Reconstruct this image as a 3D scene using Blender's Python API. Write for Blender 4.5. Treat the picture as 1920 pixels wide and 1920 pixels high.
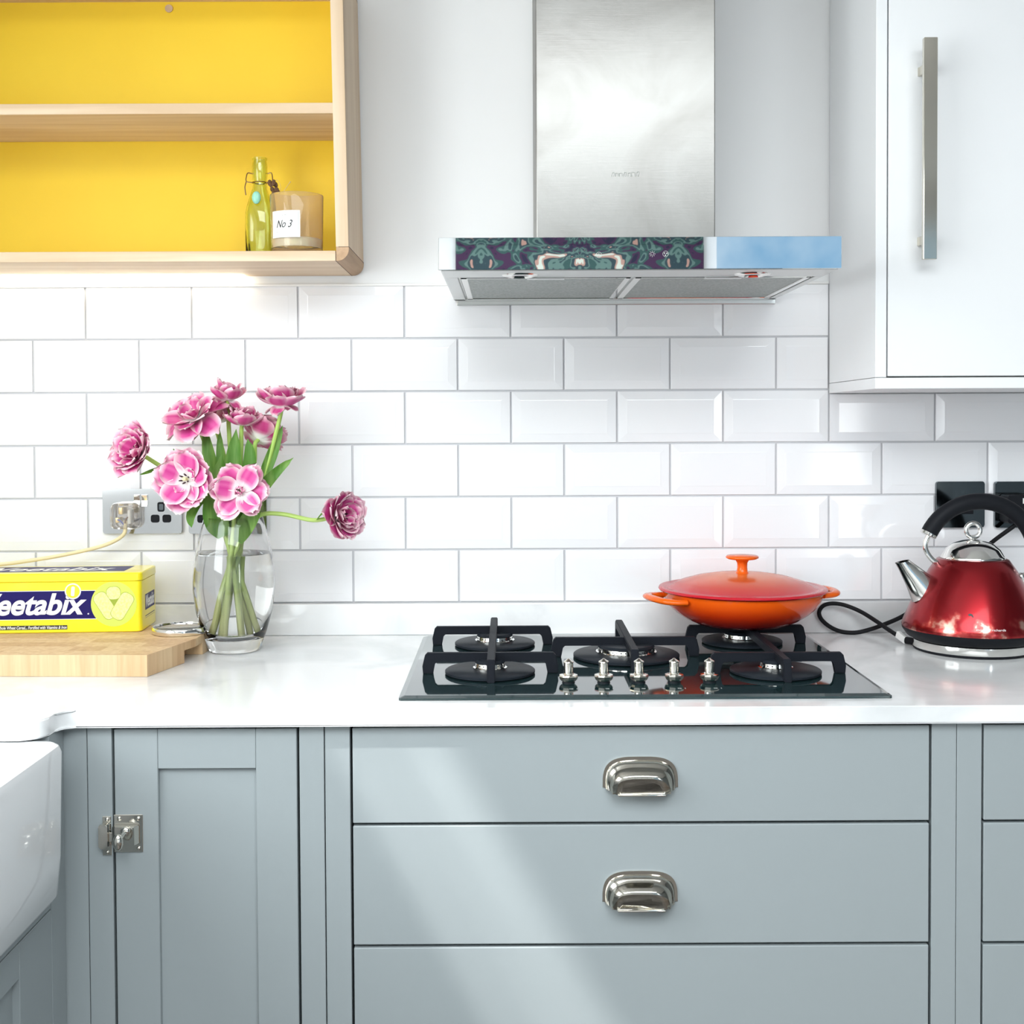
import bpy, bmesh, math, random
from mathutils import Vector, Matrix, Quaternion, noise as mnoise

for o in list(bpy.data.objects):
    bpy.data.objects.remove(o)
scene = bpy.context.scene
COL = scene.collection
PI = math.pi

# ------------------------------------------------------------------ camera
W = 0.92                                   # height of the worktop surface
F_PX, CAM_H, CAM_D = 2292.3, 0.3998, 2.3233
PITCH, YAW, ROLL, SHIFT = 0.0253, 0.0014, 0.0047, -108.5
cam_data = bpy.data.cameras.new('camera')
cam_data.sensor_width = 36.0
cam_data.lens = F_PX / 1920 * 36.0
cam_data.shift_y = SHIFT / 1920
cam_data.clip_start = 0.05
cam = bpy.data.objects.new('camera', cam_data)
COL.objects.link(cam)
cy_, sy_, cp_, sp_ = math.cos(YAW), math.sin(YAW), math.cos(PITCH), math.sin(PITCH)
right = Vector((cy_, -sy_, 0)); fwd = Vector((sy_, cy_, 0)); up = Vector((0, 0, 1))
fwd2 = fwd * cp_ - up * sp_; up2 = up * cp_ + fwd * sp_
c_, s_ = math.cos(ROLL), math.sin(ROLL)
r3 = right * c_ - up2 * s_
u3 = right * s_ + up2 * c_
cam.matrix_world = Matrix(((r3.x, u3.x, -fwd2.x, 0), (r3.y, u3.y, -fwd2.y, -CAM_D),
                           (r3.z, u3.z, -fwd2.z, W + CAM_H), (0, 0, 0, 1)))
scene.camera = cam

# ------------------------------------------------------------------ world, light, exposure
world = bpy.data.worlds.new('sky'); scene.world = world; world.use_nodes = True
wn = world.node_tree.nodes; wl = world.node_tree.links
bg = wn['Background']; bg.inputs['Strength'].default_value = 1.0
tcw = wn.new('ShaderNodeTexCoord'); nzw = wn.new('ShaderNodeTexNoise'); rpw = wn.new('ShaderNodeValToRGB')
nzw.inputs['Scale'].default_value = 7.0; nzw.inputs['Detail'].default_value = 5
rpw.color_ramp.elements[0].position = 0.36; rpw.color_ramp.elements[0].color = (0.20, 0.42, 0.64, 1)
rpw.color_ramp.elements[1].position = 0.60; rpw.color_ramp.elements[1].color = (0.62, 0.76, 0.86, 1)
wl.new(tcw.outputs['Generated'], nzw.inputs['Vector']); wl.new(nzw.outputs['Fac'], rpw.inputs['Fac'])
wl.new(rpw.outputs['Color'], bg.inputs['Color'])

def area(name, loc, rot, sx, sy, power, color):
    d = bpy.data.lights.new(name, 'AREA'); d.shape = 'RECTANGLE'; d.size = sx; d.size_y = sy
    d.energy = power; d.color = color
    o = bpy.data.objects.new(name, d); COL.objects.link(o)
    o.location = loc; o.rotation_euler = rot
    return o
# daylight entering by the rear door and left window (set in their openings)
area('daylight_rear_glass_door', (1.86, -4.58, 1.25), (PI / 2, 0, 0), 0.26, 1.2, 7, (0.95, 0.99, 1.0))
area('daylight_left_window', (-1.235, -1.55, 1.62), (0, -PI / 2, 0), 0.95, 1.25, 24, (0.96, 1.0, 1.0))
area('added_ceiling_fill', (0.15, -2.95, 2.51), (0, 0, 0), 2.1, 1.9, 92, (0.96, 0.995, 1.0))  # added overhead fill lamp, placed outside the reflections in the tiles
sun_d = bpy.data.lights.new('sun', 'SUN'); sun_d.energy = 7.5; sun_d.angle = math.radians(2.3); sun_d.color = (1.0, 0.98, 0.95)
sun = bpy.data.objects.new('sun', sun_d); COL.objects.link(sun)
SUN_DIR = Vector((0.56, 0.42, -1.0)).normalized()
sun.rotation_euler = SUN_DIR.to_track_quat('-Z', 'Y').to_euler()

scene.view_settings.view_transform = 'Standard'
scene.view_settings.look = 'None'
scene.view_settings.gamma = 1.0
scene.view_settings.use_curve_mapping = False
scene.view_settings.exposure = 0.20
scene.cycles.use_denoising = True
scene.cycles.max_bounces = 9
scene.cycles.diffuse_bounces = 5
scene.cycles.use_adaptive_sampling = True
scene.cycles.adaptive_threshold = 0.04
scene.cycles.transparent_max_bounces = 16
scene.cycles.transmission_bounces = 10
scene.cycles.sample_clamp_indirect = 6.0

# ------------------------------------------------------------------ materials
MATS = {}
def mat(name, color=(0.8, 0.8, 0.8), rough=0.5, metal=0.0, **kw):
    m = bpy.data.materials.new(name); m.use_nodes = True
    p = m.node_tree.nodes['Principled BSDF']
    p.inputs['Base Color'].default_value = (*color, 1); p.inputs['Roughness'].default_value = rough
    p.inputs['Metallic'].default_value = metal
    for k, v in kw.items():
        p.inputs[k.replace('_', ' ')].default_value = v
    MATS[name] = m
    return m
def nodes(m):
    return m.node_tree.nodes, m.node_tree.links, m.node_tree.nodes['Principled BSDF']
def noise_color(m, scale, c0, c1, p0=0.35, p1=0.7, detail=4, dist=0.0, vec=(1, 1, 1), coord='Object'):
    n, l, p = nodes(m)
    tc = n.new('ShaderNodeTexCoord'); mp = n.new('ShaderNodeMapping'); mp.inputs['Scale'].default_value = vec
    nz = n.new('ShaderNodeTexNoise'); nz.inputs['Scale'].default_value = scale
    nz.inputs['Detail'].default_value = detail; nz.inputs['Distortion'].default_value = dist
    rp = n.new('ShaderNodeValToRGB')
    rp.color_ramp.elements[0].position = p0; rp.color_ramp.elements[0].color = (*c0, 1)
    rp.color_ramp.elements[1].position = p1; rp.color_ramp.elements[1].color = (*c1, 1)
    l.new(tc.outputs[coord], mp.inputs['Vector']); l.new(mp.outputs['Vector'], nz.inputs['Vector'])
    l.new(nz.outputs['Fac'], rp.inputs['Fac']); l.new(rp.outputs['Color'], p.inputs['Base Color'])
    return nz, rp
def bump(m, scale, strength, vec=(1, 1, 1), dist=0.002, detail=3):
    n, l, p = nodes(m)
    tc = n.new('ShaderNodeTexCoord'); mp = n.new('ShaderNodeMapping'); mp.inputs['Scale'].default_value = vec
    nz = n.new('ShaderNodeTexNoise'); nz.inputs['Scale'].default_value = scale; nz.inputs['Detail'].default_value = detail
    b = n.new('ShaderNodeBump'); b.inputs['Strength'].default_value = strength; b.inputs['Distance'].default_value = dist
    l.new(tc.outputs['Object'], mp.inputs['Vector']); l.new(mp.outputs['Vector'], nz.inputs['Vector'])
    l.new(nz.outputs['Fac'], b.inputs['Height']); l.new(b.outputs['Normal'], p.inputs['Normal'])

mat('plaster', (0.86, 0.86, 0.86), 0.7); bump(MATS['plaster'], 60, 0.05)
mat('room_white', (0.82, 0.82, 0.81), 0.8)
mat('dark_wall', (0.10, 0.115, 0.125), 0.7)
mat('floor_wood', (0.45, 0.33, 0.22), 0.45); noise_color(MATS['floor_wood'], 3, (0.035, 0.028, 0.024), (0.075, 0.060, 0.050), vec=(1, 9, 1))
mat('tile', (0.87, 0.87, 0.885), 0.08); bump(MATS['tile'], 14, 0.03)
mat('grout', (0.56, 0.56, 0.58), 0.9)
mat('trim_white', (0.88, 0.87, 0.85), 0.25)
mat('marble', (0.85, 0.85, 0.85), 0.14)
noise_color(MATS['marble'], 4.5, (0.86, 0.87, 0.875), (0.52, 0.54, 0.545), 0.47, 0.80, 6, 0.6)
mat('grey_paint', (0.328, 0.366, 0.378), 0.36); bump(MATS['grey_paint'], 90, 0.02)
mat('dark_gap', (0.012, 0.016, 0.022), 0.8)  # near-black colour standing in for the shade deep in the cabinet gaps
mat('white_lacquer', (0.84, 0.85, 0.86), 0.3)
mat('ceramic', (0.86, 0.87, 0.88), 0.06)
mat('chrome', (0.80, 0.79, 0.76), 0.07, 1.0)
mat('nickel', (0.78, 0.75, 0.68), 0.11, 1.0)
mat('plate_chrome', (0.50, 0.505, 0.51), 0.09, 1.0)
mat('handle_nickel', (0.56, 0.53, 0.46), 0.10, 1.0)
mat('chrome_darkened', (0.13, 0.15, 0.16), 0.08, 1.0)  # polished chrome with the dark room's reflection put into its base colour
mat('mirror_steel', (0.80, 0.84, 0.87), 0.012, 1.0)
mat('steel_satin', (0.62, 0.63, 0.62), 0.32, 1.0)
m = mat('steel_brushed', (0.72, 0.715, 0.69), 0.36, 1.0, Anisotropic=0.75)
noise_color(m, 5, (0.285, 0.280, 0.267), (0.185, 0.175, 0.162), 0.44, 0.80, 5, 0.8); bump(m, 120, 0.035, (0.15, 1, 12))
tg = m.node_tree.nodes.new('ShaderNodeTangent'); tg.direction_type = 'RADIAL'; tg.axis = 'Z'
m.node_tree.links.new(tg.outputs['Tangent'], m.node_tree.nodes['Principled BSDF'].inputs['Tangent'])
m = mat('filter_mesh', (0.36, 0.38, 0.37), 0.45, 0.85)
noise_color(m, 260, (0.27, 0.295, 0.28), (0.38, 0.405, 0.39), 0.4, 0.6, 1); bump(m, 420, 0.12, dist=0.0005)
mat('hob_glass', (0.012, 0.030, 0.032), 0.05, 0.0, Coat_Weight=0.6, Coat_Roughness=0.03)
mat('cast_iron', (0.010, 0.012, 0.017), 0.55, 0.0, Specular_IOR_Level=0.12); bump(MATS['cast_iron'], 300, 0.1)
mat('enamel_black', (0.014, 0.018, 0.024), 0.45, 0.0, Specular_IOR_Level=0.12)
mat('black_plastic', (0.010, 0.011, 0.014), 0.5, 0.0, Specular_IOR_Level=0.12)
mat('black_rubber', (0.012, 0.012, 0.014), 0.5, 0.0, Specular_IOR_Level=0.12)
mat('white_print', (0.86, 0.86, 0.84), 0.5)
mat('grey_print', (0.45, 0.46, 0.44), 0.5)
mat('black_print', (0.02, 0.02, 0.022), 0.4)
mat('navy_print', (0.010, 0.005, 0.105), 0.4, 0.0, Specular_IOR_Level=0.2)
mat('yellow_tin', (0.90, 0.76, 0.012), 0.28, 0.0, Coat_Weight=0.4)
mat('yellow_pale', (0.60, 0.70, 0.13), 0.4, 0.0, Specular_IOR_Level=0.2)
m = mat('biscuit_print', (0.78, 0.80, 0.28), 0.5); noise_color(m, 260, (0.68, 0.72, 0.20), (0.80, 0.82, 0.36), 0.3, 0.65, 3)
mat('biscuit_shadow', (0.30, 0.38, 0.03), 0.5)
m = mat('yellow_back', (0.88, 0.60, 0.015), 0.55); noise_color(m, 2.0, (0.86, 0.57, 0.012), (0.90, 0.64, 0.022), 0.3, 0.7, 3)
def wood(name, c0, c1, axis, rough=0.5, scale=9):
    m = mat(name, c0, rough)
    v = [14, 14, 14]; v[axis] = 0.7
    noise_color(m, scale, c0, c1, 0.34, 0.68, 5, 0.7, tuple(x / 4 for x in v))
    bump(m, scale * 4, 0.06, tuple(x / 4 for x in v))
    return m
wood('oak_x', (0.76, 0.60, 0.43), (0.58, 0.41, 0.25), 0)
wood('oak_z', (0.76, 0.60, 0.43), (0.60, 0.43, 0.27), 2)
wood('oak_y', (0.66, 0.50, 0.36), (0.52, 0.37, 0.24), 1)
wood('oak_end', (0.52, 0.34, 0.20), (0.40, 0.25, 0.14), 1, 0.6, 22)
mat('oak_dark', (0.10, 0.055, 0.03), 0.7)
for i, (a, b) in enumerate([((0.68, 0.47, 0.26), (0.56, 0.36, 0.19)), ((0.72, 0.53, 0.31), (0.60, 0.40, 0.22)), ((0.62, 0.42, 0.23), (0.50, 0.31, 0.16))]):
    wood('board_wood_%d' % i, a, b, 2, 0.55, 26)
# enamelled pan : orange to red glaze, dark hob reflection painted in at the bottom
m = mat('pan_enamel', (0.85, 0.17, 0.012), 0.12, 0.0, Specular_IOR_Level=0.35)
n, l, p = nodes(m)
tc = n.new('ShaderNodeTexCoord'); sx = n.new('ShaderNodeSeparateXYZ'); mr = n.new('ShaderNodeMapRange')
mr.inputs['From Min'].default_value = -0.005; mr.inputs['From Max'].default_value = 0.055
rp = n.new('ShaderNodeValToRGB'); rp.color_ramp.elements[0].color = (0.30, 0.006, 0.010, 1); rp.color_ramp.elements[0].position = 0.14
rp.color_ramp.elements[1].color = (0.82, 0.108, 0.005, 1); rp.color_ramp.elements[1].position = 0.97
e = rp.color_ramp.elements.new(0.55); e.color = (0.66, 0.038, 0.004, 1)
l.new(tc.outputs['Object'], sx.inputs[0]); l.new(sx.outputs['Z'], mr.inputs['Value']); l.new(mr.outputs[0], rp.inputs['Fac']); l.new(rp.outputs['Color'], p.inputs['Base Color'])
m = mat('lid_enamel', (0.8, 0.1, 0.03), 0.22, 0.0, Specular_IOR_Level=0.35)
n, l, p = nodes(m)
tc = n.new('ShaderNodeTexCoord'); sx = n.new('ShaderNodeSeparateXYZ'); ln = n.new('ShaderNodeVectorMath'); ln.operation = 'LENGTH'
cb = n.new('ShaderNodeCombineXYZ'); mr = n.new('ShaderNodeMapRange'); mr.inputs['From Max'].default_value = 0.148
rp = n.new('ShaderNodeValToRGB'); rp.color_ramp.elements[0].color = (0.74, 0.17, 0.03, 1); rp.color_ramp.elements[0].position = 0.25
rp.color_ramp.elements[1].color = (0.52, 0.012, 0.025, 1); rp.color_ramp.elements[1].position = 0.88
l.new(tc.outputs['Object'], sx.inputs[0]); l.new(sx.outputs['X'], cb.inputs['X']); l.new(sx.outputs['Y'], cb.inputs['Y'])
l.new(cb.outputs[0], ln.inputs[0]); l.new(ln.outputs['Value'], mr.inputs['Value']); l.new(mr.outputs[0], rp.inputs['Fac']); l.new(rp.outputs['Color'], p.inputs['Base Color'])
mat('pan_orange', (0.83, 0.125, 0.006), 0.16, 0.0, Specular_IOR_Level=0.4)
# kettle : red lacquer over steel, scuffed towards the bottom
m = mat('kettle_red', (0.45, 0.02, 0.025), 0.26, 0.85, Coat_Weight=0.25, Coat_Roughness=0.08)
n, l, p = nodes(m)
tc = n.new('ShaderNodeTexCoord'); nz = n.new('ShaderNodeTexNoise'); nz.inputs['Scale'].default_value = 38; nz.inputs['Detail'].default_value = 5
sx = n.new('ShaderNodeSeparateXYZ'); mr = n.new('ShaderNodeMapRange')
mr.inputs['From Min'].default_value = 0.036; mr.inputs['From Max'].default_value = 0.085; mr.inputs['To Min'].default_value = 0.17; mr.inputs['To Max'].default_value = -0.25
ad = n.new('ShaderNodeMath'); ad.operation = 'ADD'
rp = n.new('ShaderNodeValToRGB'); rp.color_ramp.elements[0].position = 0.60; rp.color_ramp.elements[0].color = (0.27, 0.009, 0.014, 1)
rp.color_ramp.elements[1].position = 0.80; rp.color_ramp.elements[1].color = (0.74, 0.42, 0.34, 1)
e = rp.color_ramp.elements.new(0.70); e.color = (0.42, 0.05, 0.045, 1)
l.new(tc.outputs['Object'], nz.inputs['Vector']); l.new(tc.outputs['Object'], sx.inputs[0]); l.new(sx.outputs['Z'], mr.inputs['Value'])
l.new(nz.outputs['Fac'], ad.inputs[0]); l.new(mr.outputs[0], ad.inputs[1]); l.new(ad.outputs[0], rp.inputs['Fac']); l.new(rp.outputs['Color'], p.inputs['Base Color'])
# glass
mat('clear_glass', (1, 1, 1), 0.0, 0.0, Transmission_Weight=1.0, IOR=1.38)
mat('water', (0.99, 1.0, 0.99), 0.0, 0.0, Transmission_Weight=1.0, IOR=1.33)
mat('green_glass', (0.80, 0.90, 0.62), 0.02, 0.0, Transmission_Weight=1.0, IOR=1.42)
mat('smoked_glass', (0.95, 0.86, 0.72), 0.02, 0.0, Transmission_Weight=0.92, IOR=1.3)
mat('plug_clear', (0.96, 0.93, 0.90), 0.05, 0.0, Transmission_Weight=0.85, IOR=1.3)
mat('window_glass', (1, 1, 1), 0.0, 0.0, Transmission_Weight=1.0, IOR=1.0)
mat('wax', (0.86, 0.85, 0.79), 0.5, 0.0, Subsurface_Weight=0.2)
mat('mint', (0.28, 0.62, 0.48), 0.3)
mat('dry_brown', (0.13, 0.065, 0.03), 0.9)
mat('straw', (0.62, 0.43, 0.18), 0.8)
mat('wire', (0.30, 0.18, 0.10), 0.35, 0.9)
mat('wire_cream', (0.80, 0.68, 0.40), 0.6)
mat('brass', (0.75, 0.55, 0.25), 0.3, 1.0)
mat('blue_wire', (0.08, 0.12, 0.5), 0.5)
mat('brown_wire', (0.22, 0.09, 0.03), 0.5)
m = mat('stem_green', (0.28, 0.46, 0.08), 0.5, 0.0)
n, l, p = nodes(m)
tc = n.new('ShaderNodeTexCoord'); sx = n.new('ShaderNodeSeparateXYZ'); mr = n.new('ShaderNodeMapRange'); mr.inputs['From Max'].default_value = 0.26
rp = n.new('ShaderNodeValToRGB'); rp.color_ramp.elements[0].color = (0.66, 0.66, 0.30, 1); rp.color_ramp.elements[1].color = (0.36, 0.54, 0.11, 1)
e = rp.color_ramp.elements.new(0.35); e.color = (0.50, 0.62, 0.22, 1)
l.new(tc.outputs['Object'], sx.inputs[0]); l.new(sx.outputs['Z'], mr.inputs['Value']); l.new(mr.outputs[0], rp.inputs['Fac']); l.new(rp.outputs['Color'], p.inputs['Base Color'])
m = mat('leaf_green', (0.12, 0.32, 0.05), 0.45); noise_color(m, 30, (0.13, 0.34, 0.04), (0.32, 0.54, 0.13), 0.35, 0.7, 2, 0, (3, 3, 0.4))
mat('stamen', (0.05, 0.02, 0.03), 0.7)
mat('pistil', (0.72, 0.70, 0.38), 0.6)
m = mat('petal', (0.7, 0.1, 0.4), 0.5, 0.0)
n, l, p = nodes(m)
at = n.new('ShaderNodeAttribute'); at.attribute_name = 'Col'; l.new(at.outputs['Color'], p.inputs['Base Color'])
m = mat('damask', (0.1, 0.1, 0.2), 0.8)
n, l, p = nodes(m)
tc = n.new('ShaderNodeTexCoord'); mp = n.new('ShaderNodeMapping'); mp.inputs['Scale'].default_value = (1.05, 1, 1.6)
sx = n.new('ShaderNodeSeparateXYZ'); pg = n.new('ShaderNodeMath'); pg.operation = 'PINGPONG'; pg.inputs[1].default_value = 0.5
cb = n.new('ShaderNodeCombineXYZ'); nz = n.new('ShaderNodeTexNoise'); nz.inputs['Scale'].default_value = 4.6; nz.inputs['Detail'].default_value = 2.0; nz.inputs['Distortion'].default_value = 2.2
rp = n.new('ShaderNodeValToRGB'); rp.color_ramp.interpolation = 'CONSTANT'
rp.color_ramp.elements[0].color = (0.012, 0.010, 0.035, 1); rp.color_ramp.elements[1].color = (0.55, 0.58, 0.50, 1); rp.color_ramp.elements[1].position = 0.64
for pos, col in ((0.38, (0.045, 0.012, 0.05)), (0.43, (0.025, 0.07, 0.065)), (0.48, (0.10, 0.17, 0.15)), (0.52, (0.020, 0.045, 0.055)), (0.59, (0.42, 0.24, 0.19))):
    e = rp.color_ramp.elements.new(pos); e.color = (*col, 1)
l.new(tc.outputs['Object'], mp.inputs['Vector']); l.new(mp.outputs['Vector'], sx.inputs[0]); l.new(sx.outputs['X'], pg.inputs[0])
l.new(pg.outputs[0], cb.inputs['X']); l.new(sx.outputs['Z'], cb.inputs['Z']); l.new(cb.outputs[0], nz.inputs['Vector'])
l.new(nz.outputs['Fac'], rp.inputs['Fac']); l.new(rp.outputs['Color'], p.inputs['Base Color'])
m = mat('led', (1, 1, 1), 0.5); m.node_tree.nodes['Principled BSDF'].inputs['Emission Color'].default_value = (1.0, 0.93, 0.74, 1)
m.node_tree.nodes['Principled BSDF'].inputs['Emission Strength'].default_value = 12.0

# ------------------------------------------------------------------ mesh helpers
ORG = {}
def thing(name, label, cat, loc=(0, 0, 0), rotz=0.0, group=None, kind=None):
    o = bpy.data.objects.new(name, None); COL.objects.link(o)
    o.empty_display_size = 0.02
    o.location = loc; o.rotation_euler = (0, 0, rotz)
    o['label'] = label; o['category'] = cat
    if group: o['group'] = group
    if kind: o['kind'] = kind
    ORG[o.name] = Vector(loc)
    return o
def obj(name, bm, material, parent=None, smooth=True, local=False, label=None, kind=None, angle=40):
    """one mesh object; vertices are given in world space unless local"""
    me = bpy.data.meshes.new(name)
    org = ORG.get(parent.name, Vector((0, 0, 0))) if parent else Vector((0, 0, 0))
    if not local:
        bmesh.ops.translate(bm, verts=bm.verts, vec=-org)
    bmesh.ops.recalc_face_normals(bm, faces=bm.faces)
    for f in bm.faces: f.smooth = smooth
    if smooth:
        ca = math.radians(angle)
        for e in bm.edges:
            if len(e.link_faces) == 2 and e.calc_face_angle(0) > ca: e.smooth = False
    bm.to_mesh(me); bm.free()
    me.materials.append(MATS[material])
    o = bpy.data.objects.new(name, me); COL.objects.link(o)
    if parent: o.parent = parent
    ORG[o.name] = org
    if label: o['label'] = label
    if kind: o['kind'] = kind
    return o
def single(name, bm, material, label, cat, base, rotz=0.0, group=None, kind=None, local=False, smooth=True):
    """a thing made of one mesh with its origin at base"""
    if not local: bmesh.ops.translate(bm, verts=bm.verts, vec=-Vector(base))
    o = obj(name, bm, material, None, smooth=smooth, local=True)
    o.location = base; o.rotation_euler = (0, 0, rotz)
    ORG[o.name] = Vector(base)
    if label: o['label'] = label
    if cat: o['category'] = cat
    if group: o['group'] = group
    if kind: o['kind'] = kind
    return o
def B(): return bmesh.new()
def box(bm, x0, x1, y0, y1, z0, z1, bev=0.0, seg=2):
    if x0 > x1: x0, x1 = x1, x0
    if y0 > y1: y0, y1 = y1, y0
    if z0 > z1: z0, z1 = z1, z0
    r = bmesh.ops.create_cube(bm, size=1.0)
    vs = r['verts']
    for v in vs:
        v.co = Vector(((x0 + x1) / 2 + v.co.x * (x1 - x0), (y0 + y1) / 2 + v.co.y * (y1 - y0), (z0 + z1) / 2 + v.co.z * (z1 - z0)))
    if bev > 0:
        es = list({e for v in vs for e in v.link_edges})
        bmesh.ops.bevel(bm, geom=es, offset=bev, segments=seg, affect='EDGES', profile=0.5)
    return bm
def lathe(bm, prof, cx=0, cy=0, seg=40, a0=0.0, a1=2 * PI, rot=0.0):
    full = abs(a1 - a0 - 2 * PI) < 1e-6
    n = seg if full else seg + 1
    rings = []
    for r, z in prof:
        if r < 1e-6:
            rings.append([bm.verts.new((cx, cy, z))])
        else:
            rings.append([bm.verts.new((cx + r * math.cos(a0 + (a1 - a0) * i / seg + rot), cy + r * math.sin(a0 + (a1 - a0) * i / seg + rot), z)) for i in range(n)])
    for a, b in zip(rings, rings[1:]):
        m_ = seg
        for i in range(m_):
            j = (i + 1) % n
            if len(a) == 1 and len(b) == 1: continue
            if len(a) == 1: bm.faces.new((a[0], b[i], b[j]))
            elif len(b) == 1: bm.faces.new((a[i], a[j], b[0]))
            else: bm.faces.new((a[i], a[j], b[j], b[i]))
    return bm
def spline(pts, n=8):
    pts = [Vector(p) for p in pts]
    if len(pts) < 3: return pts
    out = []
    P = [pts[0] * 2 - pts[1]] + pts + [pts[-1] * 2 - pts[-2]]
    for i in range(1, len(P) - 2):
        for k in range(n):
            t = k / n
            a, b, c, d = P[i - 1], P[i], P[i + 1], P[i + 2]
            out.append(0.5 * ((2 * b) + (c - a) * t + (2 * a - 5 * b + 4 * c - d) * t * t + (3 * b - a - 3 * c + d) * t ** 3))
    out.append(pts[-1])
    return out
def tube(bm, pts, rad, seg=10, closed=False, caps=True, flat=1.0, refup=None):
    pts = [Vector(p) for p in pts]; n = len(pts)
    rads = rad if isinstance(rad, (list, tuple)) else [rad] * n
    rings = []; prev = None
    for i, p in enumerate(pts):
        if closed: t = pts[(i + 1) % n] - pts[i - 1]
        else: t = pts[min(i + 1, n - 1)] - pts[max(i - 1, 0)]
        t.normalize()
        if refup is not None: u = Vector(refup) - t * t.dot(Vector(refup))
        elif prev is None:
            u = t.orthogonal()
        else: u = prev - t * prev.dot(t)
        u.normalize(); prev = u; w = t.cross(u)
        rings.append([bm.verts.new(p + (u * math.cos(2 * PI * k / seg) * flat + w * math.sin(2 * PI * k / seg)) * rads[i]) for k in range(seg)])
    m_ = n if closed else n - 1
    for i in range(m_):
        a, b = rings[i], rings[(i + 1) % n]
        for k in range(seg):
            bm.faces.new((a[k], a[(k + 1) % seg], b[(k + 1) % seg], b[k]))
    if caps and not closed:
        bm.faces.new(rings[0][::-1]); bm.faces.new(rings[-1])
    return bm
def prism(bm, poly, axis, a0, a1, bev=0.0):
    """extrude a 2D polygon along axis ('x','y','z') between a0 and a1"""
    def P(u, v, a):
        return {'x': (a, u, v), 'y': (u, a, v), 'z': (u, v, a)}[axis]
    v0 = [bm.verts.new(P(u, v, a0)) for u, v in poly]; v1 = [bm.verts.new(P(u, v, a1)) for u, v in poly]
    n = len(poly)
    fs = [bm.faces.new(v0), bm.faces.new(v1[::-1])]
    for i in range(n):
        fs.append(bm.faces.new((v0[i], v1[i], v1[(i + 1) % n], v0[(i + 1) % n])))
    if bev > 0:
        es = [e for f in fs[:2] for e in f.edges]
        bmesh.ops.bevel(bm, geom=es, offset=bev, segments=2, affect='EDGES')
    return bm
def rrect(x0, x1, y0, y1, r, n=5):
    pts = []
    for cx, cy, a in ((x1 - r, y1 - r, 0), (x0 + r, y1 - r, PI / 2), (x0 + r, y0 + r, PI), (x1 - r, y0 + r, 1.5 * PI)):
        for i in range(n + 1):
            t = a + PI / 2 * i / n
            pts.append((cx + r * math.cos(t), cy + r * math.sin(t)))
    return pts
def loft(bm, rings, cap0=True, cap1=True):
    R = [[bm.verts.new(p) for p in ring] for ring in rings]
    n = len(R[0])
    for a, b in zip(R, R[1:]):
        for i in range(n):
            bm.faces.new((a[i], a[(i + 1) % n], b[(i + 1) % n], b[i]))
    if cap0: bm.faces.new(R[0][::-1])
    if cap1: bm.faces.new(R[-1])
    return bm
def sphere(bm, c, r, sx=1, sy=1, sz=1, u=16, v=10):
    q = bmesh.ops.create_uvsphere(bm, u_segments=u, v_segments=v, radius=r)
    for w in q['verts']:
        w.co = Vector((w.co.x * sx, w.co.y * sy, w.co.z * sz)) + Vector(c)
    return bm
def text_bm(s, x0, x1, z0, z1, y, shear=0.0, bold=0.0, depth=0.0004, stretch=True):
    """flat lettering in the XZ plane facing -Y, fitted to a box"""
    cu = bpy.data.curves.new('t', 'FONT'); cu.body = s; cu.size = 1.0; cu.shear = shear; cu.offset = bold; cu.extrude = 0.0
    to = bpy.data.objects.new('t', cu); COL.objects.link(to)
    bpy.context.view_layer.update()
    dg = bpy.context.evaluated_depsgraph_get()
    me = bpy.data.meshes.new_from_object(to.evaluated_get(dg))
    bm = B(); bm.from_mesh(me)
    bpy.data.objects.remove(to); bpy.data.curves.remove(cu); bpy.data.meshes.remove(me)
    xs = [v.co.x for v in bm.verts]; ys = [v.co.y for v in bm.verts]
    ax, bx, ay, by = min(xs), max(xs), min(ys), max(ys)
    for v in bm.verts:
        v.co = Vector((x0 + (v.co.x - ax) / (bx - ax) * (x1 - x0), y, z0 + (v.co.y - ay) / (by - ay) * (z1 - z0)))
    if depth:
        r = bmesh.ops.extrude_face_region(bm, geom=list(bm.faces))
        bmesh.ops.translate(bm, verts=[v for v in r['geom'] if isinstance(v, bmesh.types.BMVert)], vec=(0, -depth, 0))
    return bm
def disc(bm, cx, cz, r, y0, y1, seg=32):
    return prism(bm, [(cx + r * math.cos(2 * PI * i / seg), cz + r * math.sin(2 * PI * i / seg)) for i in range(seg)], 'y', y0, y1)
def ring(bm, cx, cz, r0, r1, y0, y1, seg=32):
    for k in range(seg):
        a, b = 2 * PI * k / seg, 2 * PI * (k + 1) / seg
        P = [(cx + r * math.cos(t), cz + r * math.sin(t)) for r, t in ((r0, a), (r1, a), (r1, b), (r0, b))]
        prism(bm, P, 'y', y0, y1)
    bmesh.ops.remove_doubles(bm, verts=bm.verts, dist=1e-6)
    return bm
def copy_mesh_part(src, parent, loc):
    c = src.copy(); COL.objects.link(c); c.parent = parent; c.location = loc
    return c
def structure(name, bm, material, smooth=False):
    o = obj(name, bm, material, None, smooth=smooth, local=True); o['kind'] = 'structure'
    return o

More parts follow.
